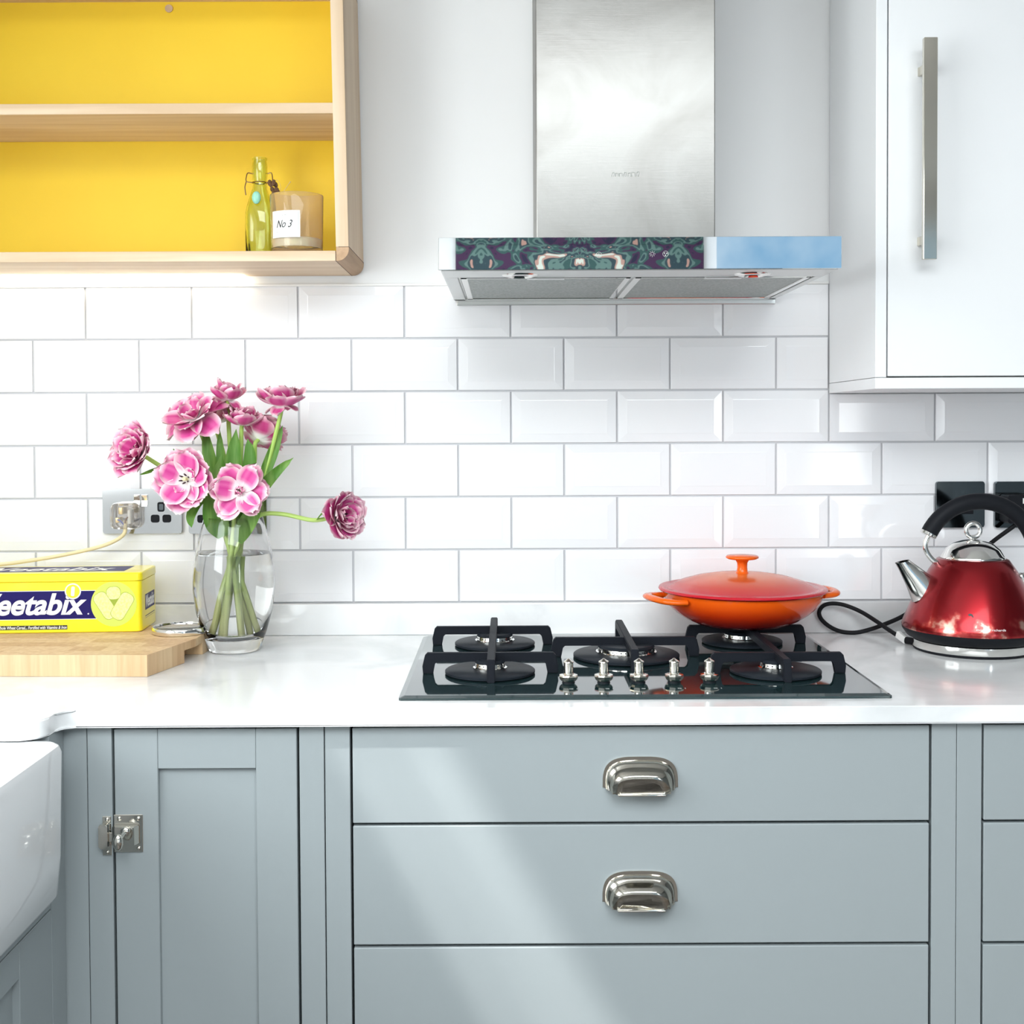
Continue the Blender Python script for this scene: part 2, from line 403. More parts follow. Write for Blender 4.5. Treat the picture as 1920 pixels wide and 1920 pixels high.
# ================================================================== the room
RX0, RX1, RY0, RZ = -1.25, 2.45, -4.6, 2.5
structure('floor', box(B(), RX0 - .1, RX1 + .1, RY0 - .1, 0.1, -0.05, 0.0), 'floor_wood')
bm = B()   # ceiling with an added fill-lamp opening and two added slits shaping the sun patch
xs = [RX0 - .1, -1.170, -1.118, -1.092, -1.020, -0.9, 1.2, RX1 + .1]
ys = [RY0 - .1, -3.9, -2.0, -1.60, -1.265, .1]
for i in range(len(xs) - 1):
    for j in range(len(ys) - 1):
        if (i in (1, 3) and j == 3) or (i == 5 and j == 1): continue
        box(bm, xs[i], xs[i + 1], ys[j], ys[j + 1], RZ, RZ + .03)
structure('ceiling', bm, 'room_white')
wall_back = structure('wall_back', box(B(), RX0 - .1, RX1 + .1, 0.006, 0.1, 0, RZ), 'plaster')
bm = B()
for y0, y1, z0, z1 in ((RY0, -2.2, 0, RZ), (-0.9, 0.0, 0, RZ), (-2.2, -0.9, 0, 1.12), (-2.2, -0.9, 2.12, RZ)):
    box(bm, RX0 - .1, RX0, y0, y1, z0, z1)
structure('wall_left', bm, 'room_white')
structure('wall_right', box(B(), RX1, RX1 + .1, RY0, 0, 0, RZ), 'dark_wall')
bm = B()
for x0, x1, z0, z1 in ((RX0, 0.96, 0, RZ), (2.36, RX1, 0, RZ), (0.96, 2.36, 2.36, RZ), (0.96, 2.36, 0, 0.06)):
    box(bm, x0, x1, RY0 - .1, RY0, z0, z1)
structure('wall_rear', bm, 'room_white')
bm = B()
for x0, x1, z0, z1 in ((0.96, 1.01, .06, 2.36), (2.31, 2.36, .06, 2.36), (1.64, 1.70, .06, 1.96), (1.01, 2.31, 1.96, 2.02), (1.01, 2.31, 2.30, 2.36), (1.01, 2.31, .06, .14)):
    box(bm, x0, x1, RY0 - .07, RY0 - .01, z0, z1)
structure('door_1', bm, 'white_lacquer')
bm = B()
for y0, y1, z0, z1 in ((-2.2, -2.14, 1.12, 2.12), (-.96, -.9, 1.12, 2.12), (-1.57, -1.53, 1.12, 2.12), (-2.14, -.96, 1.12, 1.17), (-2.14, -.96, 2.07, 2.12)):
    box(bm, RX0 - .07, RX0 - .03, y0, y1, z0, z1)
structure('window_1', bm, 'white_lacquer')
# patterned blind on the wall behind the camera (mirrored in the steel of the hood)
t = thing('roman_blind', 'dark damask roman blind on the far wall, mirrored in the hood front', 'blind', (0.34, RY0 + .02, 1.55))
for k, (z0, z1, d) in enumerate(((2.16, 2.42, 0.0), (1.98, 2.18, 0.012), (1.80, 2.00, 0.0), (1.55, 1.82, 0.012))):
    obj('fold', box(B(), -0.26, 0.94, RY0 + .015 + d, RY0 + .03 + d, z0, z1, .006), 'damask', t)

# ---- wall tiles, one object each, children of the wall
TP, TZ, TX0, TZ1 = 0.2015, 0.1006, -0.804, 1.4818
GAP = 0.0036
def tile_bm(w, h, cutl=False, cutr=False):
    bm = B(); e = 0.016
    def rg(i, y, l=None, r_=None):
        l = i if l is None else l; r_ = i if r_ is None else r_
        return [(-w / 2 + l, y, -h / 2 + i), (w / 2 - r_, y, -h / 2 + i), (w / 2 - r_, y, h / 2 - i), (-w / 2 + l, y, h / 2 - i)]
    loft(bm, [rg(0, .006), rg(0, .0020), rg(.0006, .0013), rg(e, .0002, .0008 if cutl else e, .0008 if cutr else e), rg(e + .0012, 0, .002 if cutl else e + .0012, .002 if cutr else e + .0012)], cap0=False)
    return bm
full_tile = None
CABX = 0.606
for row in range(6):
    zc = TZ1 + TZ / 2 - row * TZ
    off = 0 if row % 2 == 0 else -0.5
    for c in range(-3, 12):
        xa = TX0 + (c + off) * TP + GAP / 2; xb = xa + TP - GAP
        if xb < RX0 + .02 or xa > 1.5: continue
        z0, z1 = zc - TZ / 2 + GAP / 2, zc + TZ / 2 - GAP / 2
        cutl = cutr = False
        if xa < RX0 + .005: xa = RX0 + .005; cutl = True
        if row < 2:
            if xa > CABX - .02: continue
            if xb > CABX: xb = CABX - .002; cutr = True
        if row == 2 and xb > CABX + .02: z1 = 1.3725
        w, h = xb - xa, z1 - z0
        if not (cutl or cutr) and abs(h - (TZ - GAP)) < 1e-4:
            if full_tile is None:
                full_tile = obj('tile', tile_bm(w, h), 'tile', wall_back, smooth=False, local=True)
                full_tile.location = ((xa + xb) / 2, 0, (z0 + z1) / 2)
            else:
                copy_mesh_part(full_tile, wall_back, ((xa + xb) / 2, 0, (z0 + z1) / 2))
        else:
            o = obj('tile', tile_bm(w, h, cutl, cutr), 'tile', wall_back, smooth=False, local=True)
            o.location = ((xa + xb) / 2, 0, (z0 + z1) / 2)
obj('grout', box(B(), RX0, 1.5, 0.0038, 0.0065, 0.97, 1.582), 'grout', wall_back, smooth=False)
structure('trim_1', box(B(), RX0, CABX - .001, -0.0015, 0.006, 1.5805, 1.5855, .0012), 'trim_white', True)

# ================================================================== worktop
poly = [(RX0, -.001), (1.5, -.001), (1.5, -.615), (-.612, -.615)]
for i in range(7):                                   # concave corner towards the sink
    a = PI / 2 + PI / 2 * i / 6
    poly.append((-.612 + .022 * math.cos(a), -.637 + .022 * math.sin(a)))
for i in range(7):                                   # convex corner
    a = -PI / 2 * i / 6
    poly.append((-.664 + .030 * math.cos(a), -.655 + .030 * math.sin(a)))
poly += [(-1.07, -.685), (-1.10, -.70), (-1.10, -1.42), (RX0, -1.42)]
single('worktop', prism(B(), poly, 'z', W - .0255, W, .0022), 'marble', 'white marble worktop running along the tiled wall', 'worktop', (0, -.3, W - .0255))
single('upstand', box(B(), RX0, 1.5, -.02, .0, W + .0003, .979, .0015), 'marble', 'low marble upstand between the worktop and the tiles', 'upstand', (0, -.01, W))

# ================================================================== base cabinets (grey)
FY = -0.600                                            # face plane
Z0, ZT = 0.12, 0.8925
def stile(parent, x0, x1, z0=Z0, z1=ZT, name='stile', y0=FY):
    return obj(name, box(B(), x0, x1, y0, y0 + .022, z0, z1, .0006, 1), 'grey_paint', parent, smooth=False)
def cup_handle(parent, cx, zb, wd=.107, ht=.044, dp=.027):
    """nickel cup pull: flange and hollow dome, open below"""
    def outline(s, n=28):
        out = []
        for i in range(n + 1):
            a = PI * i / n
            c, q = math.cos(a), math.sin(a)
            e = 0.58
            x = math.copysign(abs(c) ** e, c) * wd / 2 * s[0]; z = abs(q) ** e * ht * s[1]
            out.append((cx + x, zb + z))
        return out
    bm = B()
    prism(bm, outline((1, 1)), 'y', FY - .0001, FY - .0022, .0006)
    fl = obj('cup_handle', bm, 'nickel', parent, angle=50)
    bm = B()
    steps = [((.93, .90), .002), ((.90, .87), .008), ((.865, .83), .0115), ((.83, .79), .012), ((.80, .76), .0155), ((.76, .715), .021), ((.70, .64), .0245), ((.66, .58), dp - .001), ((.60, .50), dp), ((.56, .45), dp)]
    rows = [[(x, FY - d - ((z - zb) * .22 - .004 if d > dp - .003 else 0), z - (.004 if d > .016 else .002 * d / .016)) for x, z in outline(s)] for s, d in steps]
    R = [[bm.verts.new(p) for p in r] for r in rows]
    for a, b in zip(R, R[1:]):
        for i in range(len(a) - 1): bm.faces.new((a[i], a[i + 1], b[i + 1], b[i]))
    bm.faces.new(R[-1])
    bmesh.ops.solidify(bm, geom=list(bm.faces), thickness=0.0016)
    obj('cup', bm, 'nickel', parent, angle=60)
    bm = B(); box(bm, cx - .034, cx + .034, FY - dp + .0015, FY - dp + .0055, zb - .0062, zb - .0032, .0012)
    obj('cup_lip', bm, 'nickel', parent)
    return fl
def drawer(parent, x0, x1, z0, z1, handle=None):
    d = obj('drawer', box(B(), x0, x1, FY, FY + .022, z0, z1, .0012, 2), 'grey_paint', parent, smooth=False)
    if handle: cup_handle(d, *handle)
    return d
DZ = [(0.7527, 0.8885), (0.5780, 0.7484), (0.378, 0.5734), (0.125, 0.3742)]
# cabinet with the shaker door
t = thing('base_cabinet', 'grey base cabinet with a narrow shaker door and a small nickel latch', 'cabinet', (-.45, -.3, 0), group='grey base cabinets')
obj('carcass', box(B(), -.63, -.27, -.572, -.02, .10, .885), 'dark_gap', t, smooth=False)
stile(t, -.640, -.6028, name='filler'); st = stile(t, -.6018, -.5672); stile(t, -.3013, -.2664)
door = obj('door', box(B(), -.505, -.360, FY + .009, FY + .016, .13, .836), 'grey_paint', t, smooth=False)
obj('stile', box(B(), -.5636, -.5021, FY, FY + .022, .13, .8885, .0008, 1), 'grey_paint', door, smooth=False)
obj('stile', box(B(), -.3629, -.3050, FY, FY + .022, .13, .8885, .0008, 1), 'grey_paint', door, smooth=False)
obj('rail', box(B(), -.5018, -.3632, FY + .0003, FY + .022, .832, .8885, .0006, 1), 'grey_paint', door, smooth=False)
obj('rail', box(B(), -.5018, -.3632, FY + .0003, FY + .022, .13, .20, .0006, 1), 'grey_paint', door, smooth=False)
# latch on the door
LX0, LX1, LZ0, LZ1 = -.5648, -.5240, .7135, .7672
obj('latch_plate', box(B(), LX0, LX1, FY - .0022, FY, LZ0, LZ1, .0005, 1), 'nickel', door, smooth=False)
bm = B(); prism(bm, [(LX0, FY - .002), (LX0, FY - .011), (LX0 + .004, FY - .0125), (LX1 - .009, FY - .0125), (LX1 - .004, FY - .002)], 'z', LZ0 + .013, LZ1 - .014, .0008)
obj('latch_housing', bm, 'nickel', door, smooth=False)
bm = B(); box(bm, LX0 - .006, LX0 + .004, FY - .009, FY - .004, .731, .744, .0005, 1); obj('latch_bolt', bm, 'nickel', door, smooth=False)
bm = B(); sphere(bm, (-.5445, FY - .015, .7475), .007, 1, .6, 1)
tube(bm, spline([(-.5445, FY - .014, .7475), (-.546, FY - .022, .745), (-.548, FY - .030, .741)], 4), [.0055, .0045, .0035, .003, .003, .003, .003, .003, .003][:9], 10)
sphere(bm, (-.549, FY - .034, .7385), .0095, .78, .62, 1.25); obj('latch_knob', bm, 'nickel', door)
for x, z in ((LX0 + .0075, LZ1 - .0055), (LX1 - .006, LZ1 - .0055), (LX0 + .0075, LZ0 + .0055), (LX1 - .006, LZ0 + .0055)):
    obj('screw', sphere(B(), (x, FY - .0022, z), .0032, 1, .6, 1, 12, 8), 'nickel', door)
bm = B(); box(bm, -.5812, -.5690, FY - .0022, FY, .709, .765, .0006, 1); keep = obj('latch_keeper', bm, 'nickel', t, smooth=False)
bm = B(); prism(bm, rrect(-.5835, -.5705, .7215, .7565, .004), 'y', FY - .002, FY - .013, .001); obj('keeper_box', bm, 'nickel', keep, smooth=False)
for z in (.7605, .7135): obj('screw', sphere(B(), (-.5745, FY - .0022, z), .0030, 1, .6, 1, 12, 8), 'nickel', keep)
# drawer cabinet below the hob
t = thing('base_cabinet', 'wide grey drawer cabinet below the hob with nickel cup handles', 'cabinet', (.18, -.3, 0), group='grey base cabinets')
obj('carcass', box(B(), -.262, .628, -.572, -.02, .10, .885), 'dark_gap', t, smooth=False)
stile(t, -.2648, -.2295); stile(t, .5965, .6313)
HND = [(.1823, .8025), (.1815, .6390), (.1815, .400), None]
for (z0, z1), h in zip(DZ, HND): drawer(t, -.2259, .5929, z0, z1, h)
# drawer cabinet at the right edge
t = thing('base_cabinet', 'grey drawer cabinet below the red kettle, cut by the right edge', 'cabinet', (1.05, -.3, 0), group='grey base cabinets')
obj('carcass', box(B(), .636, 1.46, -.572, -.02, .10, .885), 'dark_gap', t, smooth=False)
stile(t, .6321, .6674); stile(t, 1.43, 1.47)
for (z0, z1), h in zip(DZ, ((1.05, .8025), (1.05, .639), (1.05, .400), None)): drawer(t, .6705, 1.4275, z0, z1, h)
# sink cabinet of the left run, faces right
t = thing('sink_cabinet', 'grey cabinet under the white sink, its shaker door facing right', 'cabinet', (-.9, -1.0, 0))
SX = -.635
obj('carcass', box(B(), -1.24, SX - .012, -1.55, -.62, .10, .675), 'grey_paint', t, smooth=False)
obj('stile', box(B(), SX - .022, SX, -.6545, -.602, Z0, .893, .0006, 1), 'grey_paint', t, smooth=False)
obj('rail', box(B(), SX - .022, SX - .0005, -1.5, -.6555, .655, .680, .0006, 1), 'grey_paint', t, smooth=False)
door = obj('door', box(B(), SX - .018, SX - .010, -1.10, -.76, .13, .61), 'grey_paint', t, smooth=False)
obj('stile', box(B(), SX - .020, SX, -.7653, -.6565, .13, .6535, .0008, 1), 'grey_paint', door, smooth=False)
obj('stile', box(B(), SX - .020, SX, -1.20, -1.09, .13, .6535, .0008, 1), 'grey_paint', door, smooth=False)
obj('rail', box(B(), SX - .020, SX - .0004, -1.09, -.7656, .6076, .6535, .0006, 1), 'grey_paint', door, smooth=False)
obj('rail', box(B(), SX - .020, SX - .0004, -1.09, -.7656, .13, .24, .0006, 1), 'grey_paint', door, smooth=False)

# ================================================================== sink
def rr3(x0, x1, y0, y1, r, z, n=6): return [(x, y, z) for x, y in rrect(x0, x1, y0, y1, r, n)]
bm = B()
ox0, ox1, oy0, oy1 = -1.095, -.606, -1.30, -.668
loft(bm, [rr3(ox0, ox1 - .012, oy0, oy1 - .012, .03, .679), rr3(ox0, ox1 - .004, oy0, oy1 - .004, .032, .690), rr3(ox0, ox1 - .001, oy0, oy1, .03, .74),
          rr3(ox0, ox1, oy0, oy1, .022, .880), rr3(ox0 + .003, ox1 - .003, oy0 + .003, oy1 - .003, .022, .889), rr3(ox0 + .009, ox1 - .009, oy0 + .009, oy1 - .009, .018, .8925),
          rr3(ox0 + .022, ox1 - .022, oy0 + .022, oy1 - .022, .02, .8915), rr3(ox0 + .028, ox1 - .028, oy0 + .028, oy1 - .028, .025, .884),
          rr3(ox0 + .034, ox1 - .034, oy0 + .034, oy1 - .034, .03, .74), rr3(ox0 + .06, ox1 - .06, oy0 + .06, oy1 - .06, .03, .712)])
single('butler_sink', bm, 'ceramic', 'white ceramic butler sink with a deep front apron at the left edge', 'sink', (-.85, -.98, .679))

# ================================================================== hob
HX0, HX1, HY0, HY1 = -.163, .5505, -.5685, -.0575
HZ = W + .006
t = thing('gas_hob', 'black glass gas hob with five burners and cast iron pan supports', 'hob', (.194, -.313, W))
bm = B()
loft(bm, [rr3(HX0, HX1, HY0, HY1, .004, W + .0003), rr3(HX0, HX1, HY0, HY1, .004, HZ - .0025), rr3(HX0 + .008, HX1 - .008, HY0 + .008, HY1 - .004, .003, HZ)])
obj('glass_plate', bm, 'hob_glass', t, smooth=False)
BUR = [(-.0335, -.404, .071, .022), (-.0290, -.160, .071, .030), (.1935, -.275, .089, .046), (.4150, -.412, .071, .022), (.4120, -.150, .071, .030)]
for bx_, by_, pr, br in BUR:
    b = obj('burner', lathe(B(), [(0, HZ), (pr - .003, HZ), (pr, HZ + .002), (pr, HZ + .005), (pr - .002, HZ + .0065), (br + .008, HZ + .0075), (0, HZ + .0075)], bx_, by_, 44), 'enamel_black', t)
    bm = lathe(B(), [(br + .005, HZ + .0073), (br + .005, HZ + .010), (br + .002, HZ + .011), (br + .001, HZ + .0165), (br - .003, HZ + .0165), (br - .003, HZ + .0073)], bx_, by_, 40)
    obj('burner_ring', bm, 'chrome', b)
    bm = B()
    nn = int(br * 900)
    for k in range(nn):
        a = 2 * PI * k / nn
        q = B(); q.free()
        c, s = math.cos(a), math.sin(a)
        r_ = br + .0016
        tube(bm, [(bx_ + (r_ - .002) * c, by_ + (r_ - .002) * s, HZ + .0138), (bx_ + (r_ + .0003) * c, by_ + (r_ + .0003) * s, HZ + .0138)], .0011, 6)
    obj('flame_port', bm, 'black_print', b, kind='stuff')
    obj('burner_cap', lathe(B(), [(0, HZ + .0165), (br + .001, HZ + .0165), (br + .002, HZ + .018), (br - .001, HZ + .0215), (br - .008, HZ + .0225), (0, HZ + .0225)], bx_, by_, 40), 'enamel_black', b)
GZ = .9590
def bar_x(bm, x0, x1, y, zt, w=.011, h=.0125, leg=.016):
    pts = [(x0 - .003, HZ + .0004), (x0 - .004, HZ + .012), (x0, zt - .004), (x0 + .004, zt), (x1 - .004, zt), (x1, zt - .004), (x1 + .004, HZ + .012), (x1 + .003, HZ + .0004),
           (x1 - leg + .003, HZ + .0004), (x1 - leg + .001, zt - h - .004), (x1 - leg - .003, zt - h), (x0 + leg + .003, zt - h), (x0 + leg - .001, zt - h - .004), (x0 + leg - .003, HZ + .0004)]
    prism(bm, pts, 'y', y - w / 2, y + w / 2, .0012)
def bar_y(bm, x, y0, y1, zt, ym=None, w=.0125, h=.011, leg=.014):
    pts = [(y0, HZ + .0004), (y0 + .003, zt - .006), (y0 + .009, zt), (y1 - .009, zt + .0015), (y1, zt - .004), (y1 + .002, HZ + .0004),
           (y1 - leg, HZ + .0004), (y1 - leg, zt - h - .004), (y1 - leg - .004, zt - h), (y0 + leg + .004, zt - h), (y0 + leg, zt - h - .004), (y0 + leg, HZ + .0004)]
    prism(bm, pts, 'x', x - w / 2, x + w / 2, .0012)
for nm, x0, x1, xc, ys, y0, y1 in (('left', -.136, .070, -.031, (-.404, -.155), -.480, -.066), ('mid', .071, .3125, .196, (-.272,), -.402, -.100), ('right', .3140, .5200, .418, (-.4153, -.155), -.487, -.066)):
    bm = B()
    for y in ys: bar_x(bm, x0, x1, y, GZ)
    bar_y(bm, xc, y0, y1, GZ + .0012)
    obj('pan_support', bm, 'cast_iron', t, smooth=False)
for k in range(5):
    kx = .0867 + .05345 * k; ky = -.4775
    kb = obj('control_knob', lathe(B(), [(0, HZ + .003), (.011, HZ + .003), (.0138, HZ + .006), (.0150, HZ + .010), (.0142, HZ + .0120), (.0085, HZ + .0130), (0, HZ + .0130)], kx, ky, 10, rot=.3), 'nickel', t, angle=25)
    obj('knob_stem', lathe(B(), [(.0085, HZ + .0128), (.0072, HZ + .015), (.0072, HZ + .030), (.0080, HZ + .0310), (.0076, HZ + .0322), (.0030, HZ + .0350), (.0012, HZ + .0365), (0, HZ + .0366)], kx, ky, 24), 'nickel', kb, angle=30)
    obj('knob_skirt', lathe(B(), [(0, HZ), (.010, HZ), (.009, HZ + .0034), (0, HZ + .0034)], kx, ky, 20), 'black_plastic', kb)
    bm = B()
    for dx, dy, w_, h_ in ((-.006, 0, .0008, .005), (-.003, .002, .004, .0007), (-.003, -.002, .004, .0007), (.0045, 0, .0009, .006)):
        box(bm, kx + .006 + dx - w_ / 2, kx + .006 + dx + w_ / 2, ky - .045 + dy - h_ / 2, ky - .045 + dy + h_ / 2, HZ + .00005, HZ + .00025)
    obj('knob_symbol', bm, 'grey_print', kb, smooth=False)

# ================================================================== cooker hood
t = thing('cooker_hood', 'stainless steel chimney cooker hood above the hob', 'cooker hood', (.197, -.24, 1.549))
GX0, GX1, GY, GZ0, GZ1 = -.1055, .4990, -.478, 1.5505, 1.5985
bm = B(); box(bm, GX0, GX1, GY + .003, -.002, GZ0 + .003, GZ1, .0006, 1); obj('canopy', bm, 'steel_satin', t, smooth=False)
front = obj('front_panel', box(B(), GX0 - .001, GX1 + .001, GY, GY + .004, GZ0, GZ1 + .0005, .0005, 1), 'mirror_steel', t, smooth=False)
bm = B()
def icon_ring(cx, cz, r): ring(bm, cx, cz, r - .0005, r, GY - .0001, GY - .0003, 20)
icon_ring(.1347, 1.5721, .0045); box(bm, .1343, .1351, GY - .0003, GY - .0001, 1.5695, 1.5747)
icon_ring(.2149, 1.5734, .0024)
for k in range(8):
    a = PI / 4 * k
    box(bm, .2149 + .0040 * math.cos(a) - .0004, .2149 + .0040 * math.cos(a) + .0004, GY - .0003, GY - .0001, 1.5734 + .0040 * math.sin(a) - .0006, 1.5734 + .0040 * math.sin(a) + .0006)
icon_ring(.2350, 1.5733, .0045)
for k in range(3):
    a = 2 * PI / 3 * k + .4
    disc(bm, .2350 + .002 * math.cos(a), 1.5733 + .002 * math.sin(a), .0011, GY - .0001, GY - .0003, 10)
obj('control_symbols', bm, 'grey_print', front, smooth=False)
# underside frame
bm = B()
for x0, x1, y0, y1 in ((GX0 + .003, GX1 - .003, GY + .004, -.385), (GX0 + .003, -.082, -.385, -.03), (.4835, GX1 - .003, -.385, -.03), (GX0 + .003, GX1 - .003, -.047, -.004)):
    box(bm, x0, x1, y0, y1, GZ0 - .001, GZ0 + .004, .0008, 1)
obj('underside_frame', bm, 'steel_satin', t, smooth=False)
obj('rear_lip', box(B(), GX0 + .006, GX1 + .003, -.012, -.001, 1.5425, 1.551, .001, 1), 'steel_satin', t, smooth=False)
obj('cavity', box(B(), -.083, .485, -.386, -.04, GZ0 + .004, GZ0 + .006), 'dark_gap', t, smooth=False)
for x0, x1 in ((-.078, .1930), (.1990, .4790)):
    f = obj('grease_filter', box(B(), x0 + .010, x1 - .008, -.372, -.060, GZ0 + .0005, GZ0 + .004), 'filter_mesh', t, smooth=False)
    for a0, a1, b0, b1 in ((x0, x0 + .011, -.382, -.05), (x1 - .009, x1, -.382, -.05), (x0, x1, -.382, -.3725), (x0, x1, -.060, -.05)):
        obj('filter_frame', box(B(), a0, a1, b0, b1, GZ0 - .0015, GZ0 + .003, .001, 1), 'chrome', f, smooth=False)
    obj('filter_catch', box(B(), (x0 + x1) / 2 - .03, (x0 + x1) / 2 + .03, -.392, -.370, GZ0 - .003, GZ0, .001, 1), 'steel_satin', f, smooth=False)
for lx in (.0165, .3774):
    lf = obj('hood_lamp', lathe(B(), [(.0155, GZ0 - .001), (.020, GZ0 - .004), (.0265, GZ0 - .003), (.0285, GZ0 - .0008), (.0285, GZ0 + .001)], lx, -.418, 36), 'chrome', t)
    obj('lamp_lens', lathe(B(), [(0, GZ0 - .0018), (.0155, GZ0 - .0014)], lx, -.418, 28), 'dark_gap', lf)
CX0, CX1, CYF = .0456, .3445, -.270
chim = obj('chimney', box(B(), CX0, CX1, CYF, -.002, GZ1 + .0003, 2.46, .0015, 2), 'steel_brushed', t, smooth=False)
bm = B()                                       # small pressed badge, not readable in the photo
for k, (dx, hh, ss) in enumerate(((0, .006, .3), (.0065, .005, 0), (.013, .005, 0), (.020, .006, .35), (.0275, .005, 0), (.034, .006, -.3), (.041, .007, .3))):
    x = .1735 + dx
    tube(bm, spline([(x - .002, CYF - .0002, 1.7310), (x - .002 + ss * .004, CYF - .0002, 1.7310 + hh), (x + .0025, CYF - .0002, 1.7310 + hh), (x + .0025 - ss * .003, CYF - .0002, 1.7312)], 4), .0007, 6)
obj('badge', bm, 'grey_print', chim)

# ================================================================== white wall cabinet
t = thing('wall_cabinet', 'white wall cabinet with a long chrome bar handle', 'cabinet', (.95, -.15, 1.374))
CY = -.294
obj('side_panel', box(B(), .606, .6243, CY, -.001, 1.3930, 2.35, .0006, 1), 'white_lacquer', t, smooth=False)
obj('bottom_board', box(B(), .606, 1.42, CY, -.001, 1.3740, 1.3922, .0006, 1), 'white_lacquer', t, smooth=False)
obj('carcass', box(B(), .6246, 1.42, CY + .024, -.001, 1.3930, 2.35), 'grey_print', t, smooth=False)
door = obj('door', box(B(), .6268, 1.41, CY, CY + .02, 1.3948, 2.345, .001, 2), 'white_lacquer', t, smooth=False)
hb = obj('bar_handle', box(B(), .6708, .6928, -.337, -.327, 1.5822, 1.9392, .0008, 1), 'handle_nickel', door, smooth=False)
for z in (1.895, 1.6165):
    bm = B(); prism(bm, [(.6765, -.328), (.6765, -.300), (.6745, CY), (.6905, CY), (.6885, -.300), (.6885, -.328)], 'z', z - .007, z + .007)
    obj('handle_post', bm, 'handle_nickel', door, smooth=False)

# ================================================================== oak shelf unit
t = thing('shelf_unit', 'oak open wall shelf with a bright yellow back panel', 'shelf', (-.74, -.1, 1.600))
SXR, SF, SB, LEAN = -.2756, -.215, -.0015, -.008
ZB, ZTP = 1.600, 2.135
obj('bottom_board', box(B(), -1.20, -.2985, SF, SB, ZB, 1.6176, .0006, 1), 'oak_x', t, smooth=False)
def lean_box(bm, x0, x1, y0, y1, z0, z1):
    box(bm, x0, x1, y0, y1, z0, z1, .0006, 1)
    for v in bm.verts: v.co.x += LEAN * (v.co.z - ZB) / (ZTP - ZB)
    return bm
obj('side_panel', lean_box(B(), -.2975, SXR, SF, SB, 1.6240, ZTP - .024), 'oak_z', t, smooth=False)
for top in (False, True):
    bm = B()
    x0, x1 = -.2975, SXR
    if not top:
        z0, z1 = ZB, 1.6240; cz = z0 + .0205; sg = -1
        P = [(x0, z1), (x0, z0)] + [(x1 - .0205 + .0205 * math.sin(PI / 2 * i / 8), cz - .0205 * math.cos(PI / 2 * i / 8)) for i in range(9)] + [(x1, z1)]
    else:
        z0, z1 = ZTP - .024, ZTP; cz = z1 - .0205; x0 += LEAN; x1 += LEAN
        P = [(x0, z0), (x1, z0)] + [(x1 - .0205 + .0205 * math.cos(PI / 2 * i / 8), cz + .0205 * math.sin(PI / 2 * i / 8)) for i in range(9)] + [(x0, z1)]
    prism(bm, P, 'y', SF + .0004, SB)
    cb_ = obj('corner_block', bm, 'oak_end', t, smooth=True, label='darker end-grain corner block')
    zz = 1.6240 if not top else ZTP - .024
    obj('joint_line', box(B(), x0 + .004, x1 + .0003, SF + .0002, SB, zz - .0005, zz + .0005), 'oak_dark', cb_, smooth=False)
    if not top:
        obj('joint_line', box(B(), x0 - .0009, x0 + .0001, SF + .0002, SB, ZB - .0003, ZB + .012), 'oak_dark', cb_, smooth=False)
obj('shelf_board', box(B(), -1.20, -.3005, SF + .001, -.0105, 1.8522, 1.8703, .0006, 1), 'oak_x', t, smooth=False)
obj('top_board', box(B(), -1.20, -.306, SF, SB, 2.112, ZTP, .0006, 1), 'oak_x', t, smooth=False)
obj('side_panel', box(B(), -1.222, -1.20, SF, SB, ZB, ZTP, .0006, 1), 'oak_z', t, smooth=False)
obj('back_panel', box(B(), -1.20, -.299, -.010, SB, 1.6176, 2.112), 'yellow_back', t, smooth=False)
bm = B(); disc(bm, -.6357, 2.0995, .0073, -.0100, -.0122, 24); obj('fixing_cap', bm, 'oak_y', t)
# strip light under the shelf
t = thing('strip_light', 'slim strip light fixed under the oak shelf against the wall', 'light', (-.74, -.012, 1.593))
obj('diffuser', box(B(), -1.19, -.50, -.020, -.004, 1.5945, 1.5995, .001, 1), 'led', t)

# ---- swing-top bottle
bx_, by_, bz = -.4515, -.095, 1.6178
t = thing('swing_top_bottle', 'green glass swing-top bottle standing on the oak shelf', 'bottle', (bx_, by_, bz))
def sq(r, z, k): # superellipse ring, k blends square to round
    return [(bx_ + r * math.copysign(abs(math.cos(a)) ** k, math.cos(a)), by_ + r * math.copysign(abs(math.sin(a)) ** k, math.sin(a)), bz + z) for a in [2 * PI * i / 40 for i in range(40)]]
outer = [(.021, 0, .7), (.0252, .004, .62), (.0255, .06, .6), (.0252, .082, .62), (.0235, .094, .7), (.0185, .112, .85), (.0135, .128, 1), (.0122, .140, 1), (.0130, .146, 1), (.0140, .156, 1), (.0138, .168, 1), (.0126, .178, 1), (.0134, .181, 1), (.0134, .184, 1)]
bm = B()
loft(bm, [sq(*o) for o in outer] + [sq(.0102, .184, 1)] + [sq(max(r - .0032, .008), max(z, .005), k) for r, z, k in outer[::-1][1:]])
obj('glass_body', bm, 'green_glass', t, angle=60)
bm = B()
for sgn in (-1, 1):
    tube(bm, spline([(bx_ + sgn * .0135, by_, bz + .156), (bx_ + sgn * .021, by_ - .002, bz + .157), (bx_ + sgn * .0235, by_ - .004, bz + .150), (bx_ + sgn * .023, by_ - .006, bz + .141), (bx_ + sgn * .013, by_ - .006, bz + .139)], 5), .0010, 6)
tube(bm, spline([(bx_ - .023, by_ - .006, bz + .142), (bx_ - .0255, by_ - .008, bz + .130), (bx_ - .0235, by_ - .010, bz + .116)], 5), .0011, 6)
tube(bm, [(bx_ + .0134 * math.cos(a), by_ + .0134 * math.sin(a), bz + .1395) for a in [2 * PI * i / 24 for i in range(24)]], .0009, 6, closed=True)
obj('wire_bail', bm, 'wire', t)
